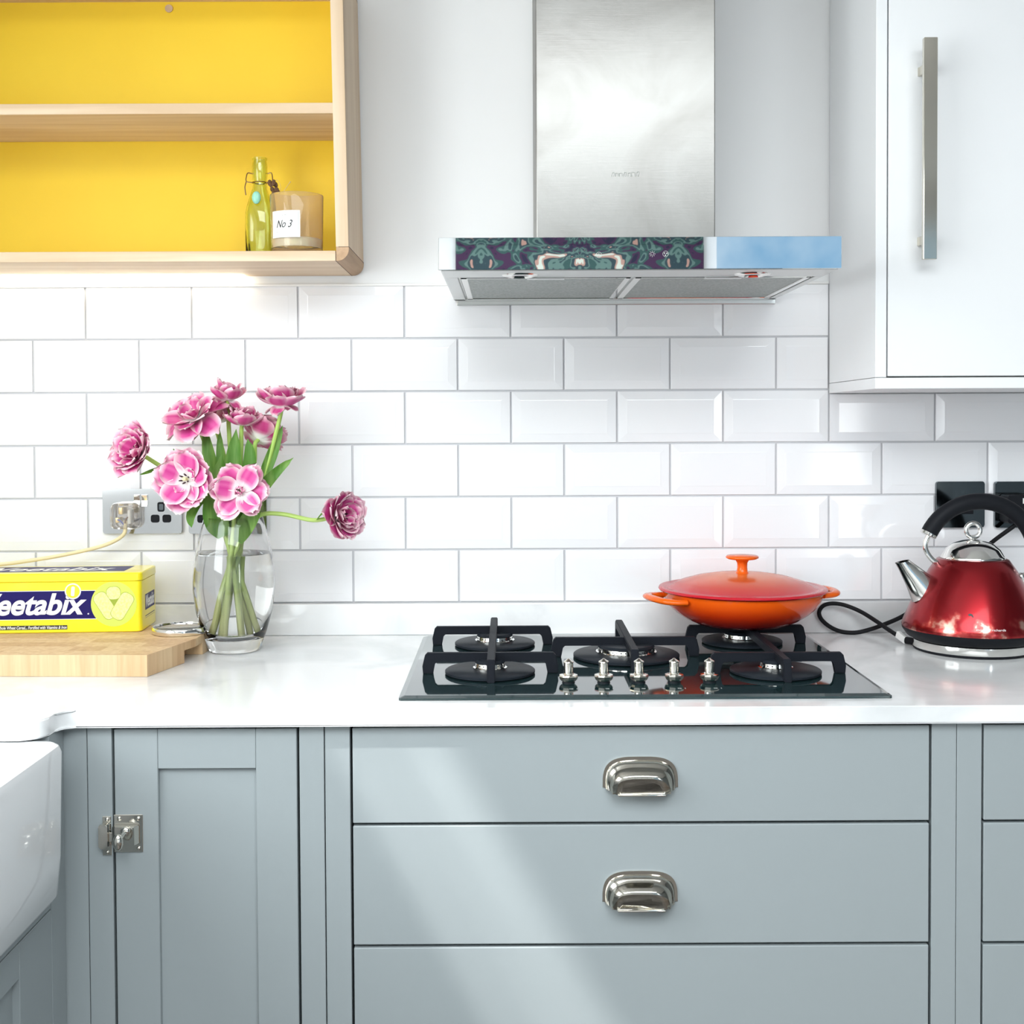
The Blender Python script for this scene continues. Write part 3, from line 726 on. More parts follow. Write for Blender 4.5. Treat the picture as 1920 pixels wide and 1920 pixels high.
obj('pendant', sphere(B(), (bx_ - .001, by_ - .0275, bz + .108), .0085, .95, .5, 1.35), 'mint', t, label='mint green ceramic drop')
bm = B()
rnd = random.Random(4)
for k in range(26):
    a = rnd.random() * 6.28; h = rnd.random()
    c = (bx_ + .024 + .010 * h + .005 * math.cos(a), by_ - .012 + .005 * math.sin(a), bz + .140 - .030 * h)
    sphere(bm, c, .0026 + .0016 * rnd.random(), 1, 1, 1.5, 6, 4)
obj('dried_flower', bm, 'dry_brown', t)
bm = B()
tube(bm, spline([(bx_ + .026, by_ - .012, bz + .138), (bx_ + .034, by_ - .012, bz + .142), (bx_ + .040, by_ - .012, bz + .130), (bx_ + .037, by_ - .012, bz + .118)], 5), .0004, 5)
tube(bm, spline([(bx_ + .036, by_ - .012, bz + .105), (bx_ + .046, by_ - .014, bz + .122), (bx_ + .058, by_ - .014, bz + .139)], 4), [.0006] * 8 + [.0014], 6)
obj('straw', bm, 'straw', t)

# ---- candle jar
cx, cyy, cz = -.3755, -.150, 1.6178
t = thing('candle_jar', 'smoky glass candle jar with a cream label on the oak shelf', 'candle', (cx, cyy, cz))
bm = lathe(B(), [(0, 0), (.042, 0), (.0445, .003), (.0455, .02), (.0470, .104), (.0466, .1055), (.0454, .1055), (.0448, .104), (.0435, .02), (.0425, .012), (0, .011)], 0, 0, 48)
bmesh.ops.translate(bm, verts=bm.verts, vec=(cx, cyy, cz)); obj('glass', bm, 'smoked_glass', t)
bm = lathe(B(), [(0, .0115), (.0418, .0125), (.0430, .020), (.0432, .0270), (.041, .0285), (0, .0280)], 0, 0, 40)
bmesh.ops.translate(bm, verts=bm.verts, vec=(cx, cyy, cz)); obj('wax', bm, 'wax', t)
bm = B(); tube(bm, spline([(cx, cyy, cz + .028), (cx + .001, cyy, cz + .034), (cx - .001, cyy, cz + .040)], 3), .0009, 6); obj('wick', bm, 'black_print', t)
LR = .0474
def wrapv(v, xc, r, cxx, cyv):
    a = (v.co.x - xc) / r
    y = v.co.y
    v.co = Vector((cxx + (r - y) * math.sin(a), cyv - (r - y) * math.cos(a), v.co.z))
bm = B()
for i in range(12):
    xa, xb = -.028 + .056 * i / 12, -.028 + .056 * (i + 1) / 12
    box(bm, xa, xb, -.0002, .0002, cz + .026, cz + .0725)
LA = -.0145
for v in bm.verts: wrapv(v, -LA, LR, cx, cyy)
lab = obj('label', bm, 'white_print', t, smooth=False, label='cream paper label lettered No 3')
def on_label(name, bm, m_):
    for v in bm.verts: wrapv(v, -LA, LR + .0007, cx, cyy)
    obj(name, bm, m_, lab, smooth=False)
on_label('lettering', text_bm('No 3', -.016, .015, cz + .043, cz + .056, 0, .42, .004, .0001), 'black_print')
on_label('small_print', text_bm('Candle', -.008, .006, cz + .0635, cz + .066, 0, 0, 0, .0001), 'grey_print')
on_label('small_print', text_bm('hand poured scented candle', -.017, .015, cz + .0345, cz + .0365, 0, 0, 0, .0001), 'grey_print')
bm = B()
for x0, x1, z0, z1 in ((-.0255, .0255, .0280, .0284), (-.0255, .0255, .0704, .0708), (-.0255, -.0251, .028, .0708), (.0251, .0255, .028, .0708)):
    for i in range(8): box(bm, x0 + (x1 - x0) * i / 8, x0 + (x1 - x0) * (i + 1) / 8, -.0001, .0001, cz + z0, cz + z1)
on_label('border', bm, 'grey_print')

# ================================================================== sockets
def plate(bm, x0, x1, z0, z1, y1=-.0085): return prism(bm, rrect(x0, x1, z0, z1, .0045), 'y', .0002, y1, .0012)
def hole(x, z, w, h, parent, name='pin_hole', m_='black_plastic'):
    return obj(name, prism(B(), rrect(x - w / 2, x + w / 2, z - h / 2, z + h / 2, min(w, h) * .28, 3), 'y', -.0080, -.0090), m_, parent, smooth=False)
def gang(t_, xc, z0=1.1139, screw=None):
    hole(xc, z0 + .0505, .0135, .0185, t_); hole(xc - .0112, z0 + .0282, .0165, .0150, t_); hole(xc + .0108, z0 + .0282, .0165, .0150, t_)
    bm = B(); prism(bm, rrect(xc - .0035, xc + .0045, z0 + .0445, z0 + .0560, .002), 'y', -.0085, -.0094); obj('shutter', bm, 'chrome_darkened', t_, smooth=False)
t = thing('double_socket', 'polished chrome double socket with a clear plug, left of the tulips', 'socket', (-.698, .0, 1.1139), group='chrome sockets')
obj('plate', plate(B(), -.7732, -.6236, 1.1139, 1.1987), 'plate_chrome', t, angle=30)
gang(t, -.6625); 
for x in (-.7072, -.6930):
    bm = B(); prism(bm, [(-.008, 1.165), (-.0125, 1.166), (-.0105, 1.1765), (-.0135, 1.187), (-.008, 1.188)], 'x', x - .0056, x + .0056, .0006); obj('switch', bm, 'chrome', t, smooth=False)
for x in (-.6340,): obj('screw', sphere(B(), (x, -.0085, 1.1570), .0034, 1, .35, 1, 14, 8), 'chrome', t)
t = thing('double_socket', 'chrome double socket half hidden behind the glass vase', 'socket', (-.5366, .0, 1.1131), group='chrome sockets')
obj('plate', plate(B(), -.6105, -.4628, 1.1131, 1.1979), 'plate_chrome', t, angle=30)
gang(t, -.5745, 1.1131); gang(t, -.4990, 1.1131)
for x in (-.5435, -.5295):
    bm = B(); prism(bm, [(-.008, 1.165), (-.0125, 1.166), (-.0105, 1.1765), (-.0135, 1.187), (-.008, 1.188)], 'x', x - .0056, x + .0056, .0006); obj('switch', bm, 'chrome', t, smooth=False)
obj('screw', sphere(B(), (-.5990, -.0085, 1.1570), .0034, 1, .35, 1, 14, 8), 'chrome', t)
t = thing('switch_plate', 'dark reflective square switch plate behind the kettle handle', 'switch', (.854, 0, 1.1177), group='dark wall plates')
obj('plate', plate(B(), .8081, .8996, 1.1177, 1.2053), 'chrome_darkened', t, angle=30)
obj('rocker', box(B(), .834, .878, -.0105, -.008, 1.1435, 1.158, .001, 1), 'black_plastic', t, smooth=False)
t = thing('double_socket', 'dark wall socket with a black plug at the right edge', 'socket', (.994, 0, 1.117), group='dark wall plates')
obj('plate', plate(B(), .9194, 1.068, 1.1170, 1.2048), 'chrome_darkened', t, angle=30)
gang(t, 1.0300, 1.117)
t = thing('plug_adapter', 'black plug with a small pale rating label at the right edge', 'plug', (.955, -.03, 1.13))
obj('body', prism(B(), rrect(.9275, .985, 1.128, 1.1815, .006), 'y', -.0088, -.050, .002), 'black_plastic', t)
lb = obj('rating_label', box(B(), .9545, .9705, -.0504, -.0500, 1.1655, 1.1755), 'white_print', t, smooth=False)
bm = B()
for k in range(4): box(bm, .9560, .9690 - .002 * (k % 2), -.0506, -.0504, 1.1668 + .0021 * k, 1.1676 + .0021 * k)
obj('small_print', bm, 'grey_print', lb, smooth=False)
# clear plug with cream cable
t = thing('clear_plug', 'transparent plug with a cream cable in the chrome socket', 'plug', (-.7265, -.03, 1.118))
def pr(s, y, dz=0): return [(-.7260 + (x + .7260) * s, y, 1.1480 + (z - 1.1480) * s + dz) for x, z in rrect(-.7520, -.7000, 1.1235, 1.1735, .011)]
bm = B(); loft(bm, [pr(.96, -.0095), pr(1.0, -.014), pr(1.0, -.026), pr(.94, -.036), pr(.82, -.040)]); obj('body', bm, 'plug_clear', t)
bm = B(); box(bm, -.7190, -.7135, -.030, -.020, 1.134, 1.160, .001); obj('fuse', bm, 'white_print', t)
bm = B(); box(bm, -.736, -.728, -.030, -.020, 1.152, 1.165, .001); box(bm, -.742, -.736, -.028, -.02, 1.136, 1.146, .001); obj('terminals', bm, 'brass', t)
bm = B(); tube(bm, spline([(-.724, -.028, 1.130), (-.732, -.030, 1.140), (-.738, -.028, 1.142)], 4), .0015, 6); obj('blue_wire', bm, 'blue_wire', t)
bm = B(); tube(bm, spline([(-.724, -.028, 1.130), (-.722, -.032, 1.142), (-.717, -.028, 1.148)], 4), .0015, 6); obj('brown_wire', bm, 'brown_wire', t)
bm = B(); tube(bm, spline([(-.7235, -.026, 1.140), (-.7232, -.030, 1.128), (-.7250, -.034, 1.116), (-.735, -.042, 1.106), (-.757, -.050, 1.096), (-.790, -.058, 1.0875), (-.845, -.070, 1.0770), (-.905, -.080, 1.0685), (-.970, -.088, 1.0610), (-1.06, -.092, 1.045), (-1.15, -.095, 1.005), (-1.20, -.095, .975), (-1.22, -.10, .93)], 6), .0036, 10)
obj('cable', bm, 'wire_cream', t)

# ================================================================== chopping board (end grain blocks)
bx0, by0, bz0, BT = -.5775, -.3925, W + .0004, .0345
t = thing('chopping_board', 'thick end-grain wooden chopping board on the worktop', 'chopping board', (bx0, by0, bz0), rotz=math.radians(-2.0))
LEN, DEP = .46, .285
cols = [0, .018, .075, .130, .190, .245, .305, .355, .41, LEN]
rnd = random.Random(2)
ri = 0
rows = [0, .036, .075, .112, .150, .188, .226, .258, DEP]
bi = 0
for r_ in range(len(rows) - 1):
    sh = rnd.uniform(-.018, .018) if r_ else 0
    for k in range(len(cols) - 1):
        xa = 0 if k == 0 else -(cols[k] + sh); xb = -LEN if k == len(cols) - 2 else -(cols[k + 1] + sh)
        if k == 0 and r_ == 0: xa, xb = 0, -(cols[1] + .03)
        if k == 1 and r_ == 0: xa = -(cols[1] + .03)
        y0, y1 = rows[r_], rows[r_ + 1]
        dx = lambda y: .034 * max(0, min(1, y / .15)) if xa == 0 else 0     # right side flares a little
        bm = B()
        if xa == 0:
            # right hand blocks: slanted side, finger groove underneath near the back
            z0a = .0 if not (3 <= r_ <= 4) else .016
            P0 = [(xb, y0), (dx(y0), y0), (dx(y1), y1), (xb, y1)]
            if z0a:
                P1 = [(xb, y0), (dx(y0) - .03, y0), (dx(y1) - .03, y1), (xb, y1)]
                loft(bm, [[(x, y, 0) for x, y in P1], [(x, y, .010) for x, y in P1], [(x * .4 + u * .6, y * .4 + v * .6, .017) for (x, y), (u, v) in zip(P1, P0)], [(x, y, .021) for x, y in P0], [(x, y, BT) for x, y in P0]])
            else:
                prism(bm, P0, 'z', 0, BT)
        else:
            prism(bm, [(xb, y0), (xa, y0), (xa, y1), (xb, y1)], 'z', 0, BT - rnd.uniform(0, .0002))
        obj('wood_block', bm, 'board_wood_%d' % rnd.choice((0, 1, 1, 2)), t, smooth=False, local=True)
BZ = bz0 + BT

# ================================================================== jar lid on the board
lx, ly, lz = -.5805, -.1840, BZ + .0004
t = thing('jar_lid', 'round glass jar lid with a metal rim lying on the chopping board', 'lid', (lx, ly, lz))
bm = lathe(B(), [(.0440, 0), (.0478, .0005), (.0490, .002), (.0490, .010), (.0475, .0118), (.0455, .0112), (.0450, .009), (.0440, .009)], lx, ly, 48)
bmesh.ops.translate(bm, verts=bm.verts, vec=(0, 0, lz)); obj('metal_rim', bm, 'chrome', t)
bm = lathe(B(), [(0, .004), (.0448, .004), (.0448, .0085), (.030, .0105), (0, .0115)], lx, ly, 40)
bmesh.ops.translate(bm, verts=bm.verts, vec=(0, 0, lz)); obj('glass_disc', bm, 'clear_glass', t)

# ================================================================== biscuit tin
TXo, TYo = -.6515, -.1745
t = thing('biscuit_tin', 'yellow cereal biscuit tin with a navy band on the chopping board', 'tin', (TXo, TYo, BZ + .0004), rotz=math.radians(3.4))
TL, TD, TH = .405, .115, .0900
def trr(i, z, r=.010): return [(x, y, z) for x, y in rrect(-TL + i, -i, i, TD - i, r, 4)]
bm = B(); loft(bm, [trr(.0015, 0), trr(0, .0015), trr(0, TH - .0010), trr(.0016, TH - .0002), trr(.0016, TH + .004)]); tin = obj('tin_body', bm, 'yellow_tin', t, local=True, angle=30)
bm = B(); loft(bm, [trr(-.0010, TH + .0006, .0112), trr(-.0014, TH + .0012, .0112), trr(-.0010, TH + .0130, .0112), trr(.0008, TH + .0147, .010), trr(.004, TH + .0150, .008)]); lid = obj('tin_lid', bm, 'yellow_tin', t, local=True, angle=30)
E1, E2, E3, E4 = -.0002, -.0004, -.0006, -.0008
def flat(name, bm, m_, par=None): return obj(name, bm, m_, par or tin, smooth=False, local=True)
flat('navy_band', box(B(), -TL + .01, -.0215, E1, 0, .0245, .0735), 'navy_print')
flat('band_line', box(B(), -TL + .01, -.0205, E1 / 2, 0, .0235, .0745), 'white_print')
flat('roundel', disc(B(), -.0478, .0495, .0395, E2, 0, 44), 'yellow_pale')
def pill(cx, cz, w, h, ang, y, grow=0):
    P = []
    for x, z in rrect(-w / 2 - grow, w / 2 + grow, -h / 2 - grow, h / 2 + grow, w * .38, 5):
        P.append((cx + x * math.cos(ang) - z * math.sin(ang), cz + x * math.sin(ang) + z * math.cos(ang)))
    return prism(B(), P, 'y', 0, y)
flat('biscuit_shadow', pill(-.0478, .0515, .020, .034, .0, E2 * 1.4), 'biscuit_shadow')
for k_, args_ in enumerate(((-.0480, .0690, .024, .022, .05), (-.0625, .0470, .024, .050, .56), (-.0330, .0455, .024, .050, -.54))):
    flat('biscuit_edge', pill(*args_, E2 * (1.45, 1.6, 1.8)[k_], .0007), 'biscuit_shadow')
flat('biscuit', pill(-.0480, .0690, .024, .022, .05, E2 * 1.52), 'biscuit_print')
flat('biscuit', pill(-.0625, .0470, .024, .050, .56, E2 * 1.68), 'biscuit_print')
flat('biscuit', pill(-.0330, .0455, .024, .050, -.54, E2 * 1.9), 'biscuit_print')
flat('lettering', text_bm('Weetabix', -.2960, -.0945, .0315, .0700, E2, .30, .028, .0002), 'white_print')
flat('lettering_dot', disc(B(), -.0920, .0330, .0014, E2, 0, 12), 'white_print')
flat('logo_disc', disc(B(), -.1180, .0730, .0140, E3, 0, 32), 'white_print')
flat('logo_disc_centre', disc(B(), -.1180, .0730, .0118, E4, 0, 32), 'yellow_tin')
flat('logo_biscuit', pill(-.1180, .0730, .006, .017, -.08, E4 * 1.3), 'white_print')
flat('caption_bar', box(B(), -.2500, -.1285, E1, 0, .0060, .0135), 'black_print')
flat('caption', text_bm('Whole Wheat Cereal... Fortified with Vitamins & Iron', -.2490, -.1295, .0072, .0126, E2, .25, .015, .0001), 'white_print')
def side_rot(bm):   # move a front-facing panel to the right end of the tin
    for v in bm.verts: v.co = Vector((-v.co.y, v.co.x, v.co.z))
    return bm
flat('end_panel', side_rot(box(B(), .028, .098, E1, 0, .034, .062)), 'navy_print')
flat('end_lettering', side_rot(text_bm('Weetabix', .031, .095, .038, .060, E2, .25, .02, .0002)), 'white_print')
bm = B(); box(bm, .028, .098, E1, 0, .0225, .0240); box(bm, .028, .098, E1, 0, .0195, .0200); flat('end_lines', side_rot(bm), 'black_print')
bm = text_bm('Weetabix', -.30, -.06, .035, .085, 0, .25, .02, 0)
for v in bm.verts: v.co = Vector((v.co.x, v.co.z, TH + .0153))
flat('top_lettering', bm, 'white_print', lid)
bm = B(); box(bm, -.33, -.035, .022, .100, TH + .0149, TH + .0151); flat('top_panel', bm, 'navy_print', lid)

# ================================================================== vase
vx, vy, vz = -.4900, -.1650, W + .0004
t = thing('glass_vase', 'clear rounded glass vase half filled with water holding tulips', 'vase', (vx, vy, vz))
vo = [(.040, 0), (.0445, .002), (.0470, .008), (.0570, .035), (.0665, .070), (.0715, .110), (.0712, .135), (.0680, .165), (.0620, .195), (.0550, .220), (.0515, .2345)]
vi = [(.0497, .2345), (.0531, .220), (.0602, .195), (.0662, .165), (.0694, .135), (.0696, .110), (.0643, .070), (.0535, .038), (.0410, .024), (0, .021)]
bm = lathe(B(), [(0, .0015)] + vo + [(.0505, .2362)] + vi, vx, vy, 56); bmesh.ops.translate(bm, verts=bm.verts, vec=(0, 0, vz)); obj('glass', bm, 'clear_glass', t, angle=70)
wz = .172
bm = lathe(B(), [(0, .0213), (.0408, .0243), (.0534, .0383), (.0642, .0702), (.0695, .110), (.0693, .135), (.0661, .165), (.0645, wz), (0, wz)], vx, vy, 56); bmesh.ops.translate(bm, verts=bm.verts, vec=(0, 0, vz)); obj('water', bm, 'water', t, angle=70)

# ================================================================== tulips
def petal_bm(L, Wd, th0, th1, rnd, M, pos, dark=0.0, open_tip=0.0, notch=0.10):
    bm = B(); nu, nv = 8, 9
    lay = bm.loops.layers.float_color.new('Col')
    ph = rnd.uniform(0, 6.28); tw = rnd.uniform(-.35, .35); rf = rnd.uniform(.6, 1.3)
    jag = [rnd.uniform(-1, 1) * notch for _ in range(nu + 1)]
    grid = []; cols = {}
    r = .0025; z = 0.0
    cen = []
    for j in range(nv + 1):
        v = j / nv
        th = th0 + (th1 - th0) * v + open_tip * v * v * v
        cen.append((r, z, th)); r += math.sin(th) * L / nv; z += math.cos(th) * L / nv
    for j in range(nv + 1):
        v = j / nv
        w = Wd * (math.sin(PI * (.09 + .70 * v)) ** .9) * (1 if v < .82 else 1 - .42 * ((v - .82) / .18) ** 2)
        if j == 0: w = Wd * .22
        row = []
        for i in range(nu + 1):
            u = 2 * i / nu - 1
            c = cen[j]; rr_, zz_, th = c
            # local frame: radial plane (x=r, z=axis), y across
            nx, nz = -math.cos(th), math.sin(th)       # normal towards axis/up
            cup = .20 * w * (u * u) * (1 - .6 * v) + .0014 * rf * math.sin(5.0 * u + ph + 3 * v) * v + .0022 * rf * math.sin(9 * u + ph) * v ** 3 * abs(u)
            ext = jag[i] * L * .45 * v ** 8 - .05 * L * (u * u) * v ** 4
            p = Vector((rr_ + nx * cup + math.sin(th) * ext, u * w * .5 * (1 - .12 * u * u), zz_ + nz * cup + math.cos(th) * ext))
            p.y += tw * .15 * L * v * v
            vert = bm.verts.new(pos + M @ p)
            # colour: white base, magenta blade with fine veins, pale ragged rim
            vein = .5 + .5 * math.sin(u * 16 + ph)
            mag = Vector((.56, .030, .24)).lerp(Vector((.76, .17, .42)), vein * .6)
            mag = mag.lerp(Vector((.42, .030, .12)), dark)
            base = Vector((.90, .86, .84)); rim = Vector((.91, .68, .71)).lerp(Vector((.66, .22, .32)), dark * .7)
            a = min(1, max(0, (v - .16) / .24)); cc = base.lerp(mag, a * a * (3 - 2 * a))
            e = max(max(0, abs(u) - .50) / .5, max(0, v - .80) / .2)
            cc = cc.lerp(rim, min(1, e * 1.1) * a)
            cols[vert] = (*cc, 1); row.append(vert)
        grid.append(row)
    for j in range(nv):
        for i in range(nu):
            f = bm.faces.new((grid[j][i], grid[j][i + 1], grid[j + 1][i + 1], grid[j + 1][i]))
            for lp in f.loops: lp[lay] = cols[lp.vert]
    return bm
def leaf_bm(pts, wmax, fold=.35, nrm=(0, -1, 0)):
    bm = B(); P = spline(pts, 5); n = len(P); rows_ = []
    for i, p in enumerate(P):
        t_ = (P[min(i + 1, n - 1)] - P[max(i - 1, 0)]).normalized()
        nn = Vector(nrm); side = t_.cross(nn).normalized(); nn = side.cross(t_).normalized()
        v = i / (n - 1); w = wmax * max(.03, math.sin(PI * (v * .84 + .13)) ** .8) * (1 if v < .9 else (1 - v) / .1 * .9 + .1)
        rows_.append([bm.verts.new(p + side * w * u + nn * (fold * w * u * u)) for u in (-1, -.5, 0, .5, 1)])
    for a, b in zip(rows_, rows_[1:]):
        for k in range(4): bm.faces.new((a[k], a[k + 1], b[k + 1], b[k]))
    bmesh.ops.solidify(bm, geom=list(bm.faces), thickness=.0008)
    return bm
def tulip(label, head, axis, L, layers, stem, seed, dark=0.0, leaves=(), stamens=True, wd=.98):
    rnd = random.Random(seed)
    base = Vector(stem[0])
    t = thing('tulip', label, 'flower', base, group='pink double tulips in the vase')
    axis = Vector(axis).normalized(); q = Vector((0, 0, 1)).rotation_difference(axis)
    M = q.to_matrix(); hp = Vector(head)
    S = spline(list(stem) + [tuple(hp - axis * .012), tuple(hp)], 6)
    obj('stem', tube(B(), S, [.0036 + .0008 * (1 - i / len(S)) for i in range(len(S))], 9), 'stem_green', t)
    for cnt, ls, a0, a1, tip, d in layers:
        ph = rnd.uniform(0, 6.28)
        for k in range(cnt):
            a = ph + 2 * PI * k / cnt + rnd.uniform(-.16, .16)
            R = M @ Matrix.Rotation(a, 3, 'Z')
            j = rnd.uniform(-.14, .14)
            obj('petal', petal_bm(L * ls * rnd.uniform(.9, 1.1), L * ls * wd * rnd.uniform(.9, 1.15), math.radians(a0) + j, math.radians(a1) + j * 1.5, rnd, R, hp, dark + d, math.radians(tip)), 'petal', t, angle=180)
    if stamens:
        bm = B()
        for k in range(6):
            a = PI / 3 * k + .3
            d = M @ Vector((math.cos(a) * .0055, math.sin(a) * .0055, .004)); e = M @ Vector((math.cos(a) * .0085, math.sin(a) * .0085, .0165))
            tube(bm, [hp + d, hp + d.lerp(e, .5), hp + e], [.0008, .0016, .0010], 6)
        obj('stamens', bm, 'stamen', t)
        obj('pistil', tube(B(), [hp, hp + axis * .010, hp + axis * .0145, hp + axis * .016], [.0028, .0026, .0036, .002], 9), 'pistil', t)
    for pts, w, nrm in leaves:
        obj('leaf', leaf_bm(pts, w, .35, nrm), 'leaf_green', t)
    return t
OPEN = [(7, 1.0, 62, 60, 10, 0), (6, .92, 50, 48, 8, 0), (3, .62, 36, 22, 0, .1)]
WIDE = [(8, 1.0, 70, 74, 10, 0), (7, .95, 58, 62, 6, 0)]
CUP = [(6, 1.0, 60, 24, -10, .25), (6, .95, 46, 12, 6, .3), (4, .8, 30, 2, 0, .35)]
DROOP = [(6, 1.05, 85, 118, 25, .05), (6, .90, 66, 52, 10, .1), (5, .62, 46, 18, 0, .2)]
FULL = [(7, 1.0, 70, 52, 12, 0), (7, .92, 56, 38, 14, .05), (6, .82, 42, 24, 20, .1), (5, .66, 28, 8, 25, .15)]
zb = vz + .026
tulip('open pink tulip facing left, leftmost of the bunch', (-.648, -.185, 1.2695), (-.42, -.80, .36), .055, FULL,
      [(-.462, -.150, zb + .004), (-.484, -.160, 1.05), (-.515, -.172, 1.150), (-.560, -.180, 1.207), (-.602, -.182, 1.240)], 11,
      leaves=[([(-.560, -.176, 1.190), (-.578, -.172, 1.225), (-.588, -.170, 1.262), (-.594, -.168, 1.278)], .007, (0, -1, 0)), ([(-.615, -.182, 1.247), (-.632, -.185, 1.240), (-.648, -.188, 1.233)], .006, (0, -.5, -1))])
tulip('large open pink tulip facing forward with dark stamens in a white centre', (-.556, -.222, 1.226), (-.12, -1.0, .10), .056, [(8, 1.0, 72, 66, 6, 0), (8, .93, 60, 54, 4, 0), (2, .50, 60, 30, 0, .1)],
      [(-.478, -.175, zb), (-.486, -.180, 1.05), (-.505, -.186, 1.150), (-.530, -.194, 1.196)], 23, leaves=[([(-.531, -.19, 1.195), (-.545, -.205, 1.180), (-.552, -.215, 1.160), (-.551, -.215, 1.142)], .009, (0, -1, .2))])
tulip('open pink tulip facing forward above the vase rim, closed centre', (-.463, -.228, 1.206), (.10, -1.0, .08), .052, [(6, 1.0, 78, 72, 8, 0), (6, .96, 68, 66, 4, 0), (5, .36, 40, -20, -40, .0)],
      [(-.500, -.185, zb + .004), (-.492, -.190, 1.05), (-.482, -.195, 1.150), (-.472, -.204, 1.195)], 37, stamens=False, wd=.92)
tulip('drooping pink tulip with a yellow heart, upper left of the bunch', (-.553, -.180, 1.330), (-.28, -.62, .75), .056, DROOP,
      [(-.508, -.150, zb + .006), (-.496, -.158, 1.05), (-.503, -.165, 1.160), (-.523, -.170, 1.245), (-.541, -.175, 1.300)], 41, dark=.05)
tulip('dark pink tulip behind the drooping one', (-.521, -.140, 1.322), (.20, .10, .9), .046, CUP,
      [(-.520, -.160, zb + .008), (-.500, -.150, 1.05), (-.498, -.145, 1.160), (-.508, -.142, 1.25)], 43, dark=.35, stamens=False)
tulip('small ragged pink tulip at the very top of the bunch', (-.4985, -.160, 1.362), (.05, -.05, 1), .041, [(4, 1.0, 84, 10, 20, .2), (4, 1.0, 50, -6, 20, .1), (3, .75, 110, 150, 0, .3)],
      [(-.480, -.165, zb + .004), (-.486, -.165, 1.06), (-.490, -.163, 1.18), (-.496, -.162, 1.29)], 53, dark=.15, stamens=False)
tulip('full pink tulip on a tall stem, upper right of the bunch', (-.402, -.175, 1.352), (.05, -.12, 1), .050, [(4, .6, 110, 120, 0, .2), (7, 1.0, 84, 18, 10, .1), (7, .92, 60, 8, 20, .05), (5, .8, 40, 2, 20, .1)],
      [(-.520, -.170, zb + .004), (-.496, -.172, 1.04), (-.462, -.174, 1.150), (-.430, -.176, 1.235), (-.411, -.176, 1.305)], 61, dark=.15, stamens=False,
      leaves=[([(-.455, -.178, 1.165), (-.438, -.180, 1.215), (-.420, -.178, 1.262), (-.410, -.174, 1.290), (-.400, -.172, 1.318)], .010, (.2, -1, 0))])
tulip('small pink tulip in the middle of the bunch', (-.472, -.172, 1.318), (.10, -.15, 1), .044, [(6, 1.0, 88, 26, -10, .15), (5, .9, 52, 2, 10, .1), (3, .8, 30, -6, 10, .1)],
      [(-.506, -.185, zb + .004), (-.492, -.180, 1.06), (-.480, -.176, 1.18), (-.474, -.173, 1.26)], 71, dark=.2, stamens=False)
tulip('dark pink tulip turned away at the right of the bunch', (-.448, -.150, 1.292), (.30, .55, .62), .050, [(8, 1.0, 78, 50, 0, .45), (7, .95, 56, 28, 0, .45)],
      [(-.474, -.150, zb + .006), (-.484, -.152, 1.06), (-.468, -.150, 1.18), (-.455, -.151, 1.25)], 83, dark=.1, stamens=False)
tulip('pink tulip on a horizontal stem reaching out to the right', (-.302, -.190, 1.158), (.78, -.58, .10), .050, FULL,
      [(-.518, -.190, zb + .006), (-.500, -.188, 1.04), (-.470, -.188, 1.125), (-.440, -.190, 1.160), (-.400, -.190, 1.163), (-.345, -.190, 1.152)], 97,
      leaves=[([(-.338, -.192, 1.153), (-.325, -.198, 1.164), (-.310, -.200, 1.163), (-.298, -.198, 1.160)], .007, (0, -.4, 1)), ([(-.468, -.195, 1.130), (-.452, -.205, 1.175), (-.425, -.208, 1.215), (-.402, -.206, 1.240), (-.376, -.202, 1.262)], .0105, (.2, -1, 0))])
# the bunch's larger free leaves stand in the vase by themselves
for k, (lab, pts, w) in enumerate((
    ('long green tulip leaf in the centre of the bunch', [(-.490, -.186, 1.135), (-.488, -.190, 1.18), (-.484, -.186, 1.25), (-.480, -.180, 1.312)], .0180),
    ('narrow green tulip leaf left of the centre of the bunch', [(-.500, -.184, 1.13), (-.508, -.190, 1.18), (-.525, -.186, 1.26), (-.536, -.180, 1.318)], .0140),
    ('upright green tulip leaf rising under the topmost tulip', [(-.494, -.176, 1.14), (-.500, -.180, 1.19), (-.508, -.176, 1.26), (-.511, -.172, 1.312)], .0095),
    ('broad green tulip leaf behind the two front tulips', [(-.500, -.192, 1.125), (-.511, -.198, 1.155), (-.510, -.196, 1.20), (-.503, -.190, 1.270)], .0225),
    ('green tulip leaf folded over the right side of the vase rim', [(-.476, -.192, 1.115), (-.462, -.202, 1.140), (-.446, -.206, 1.165), (-.436, -.206, 1.182)], .0155),
    ('pale green tulip leaf at the right beside the dark tulip', [(-.474, -.182, 1.14), (-.462, -.186, 1.20), (-.455, -.184, 1.26), (-.460, -.180, 1.295)], .0130))):
    single('tulip_leaf', leaf_bm(pts, w), 'leaf_green', lab, 'leaf', pts[0], group='loose tulip leaves')

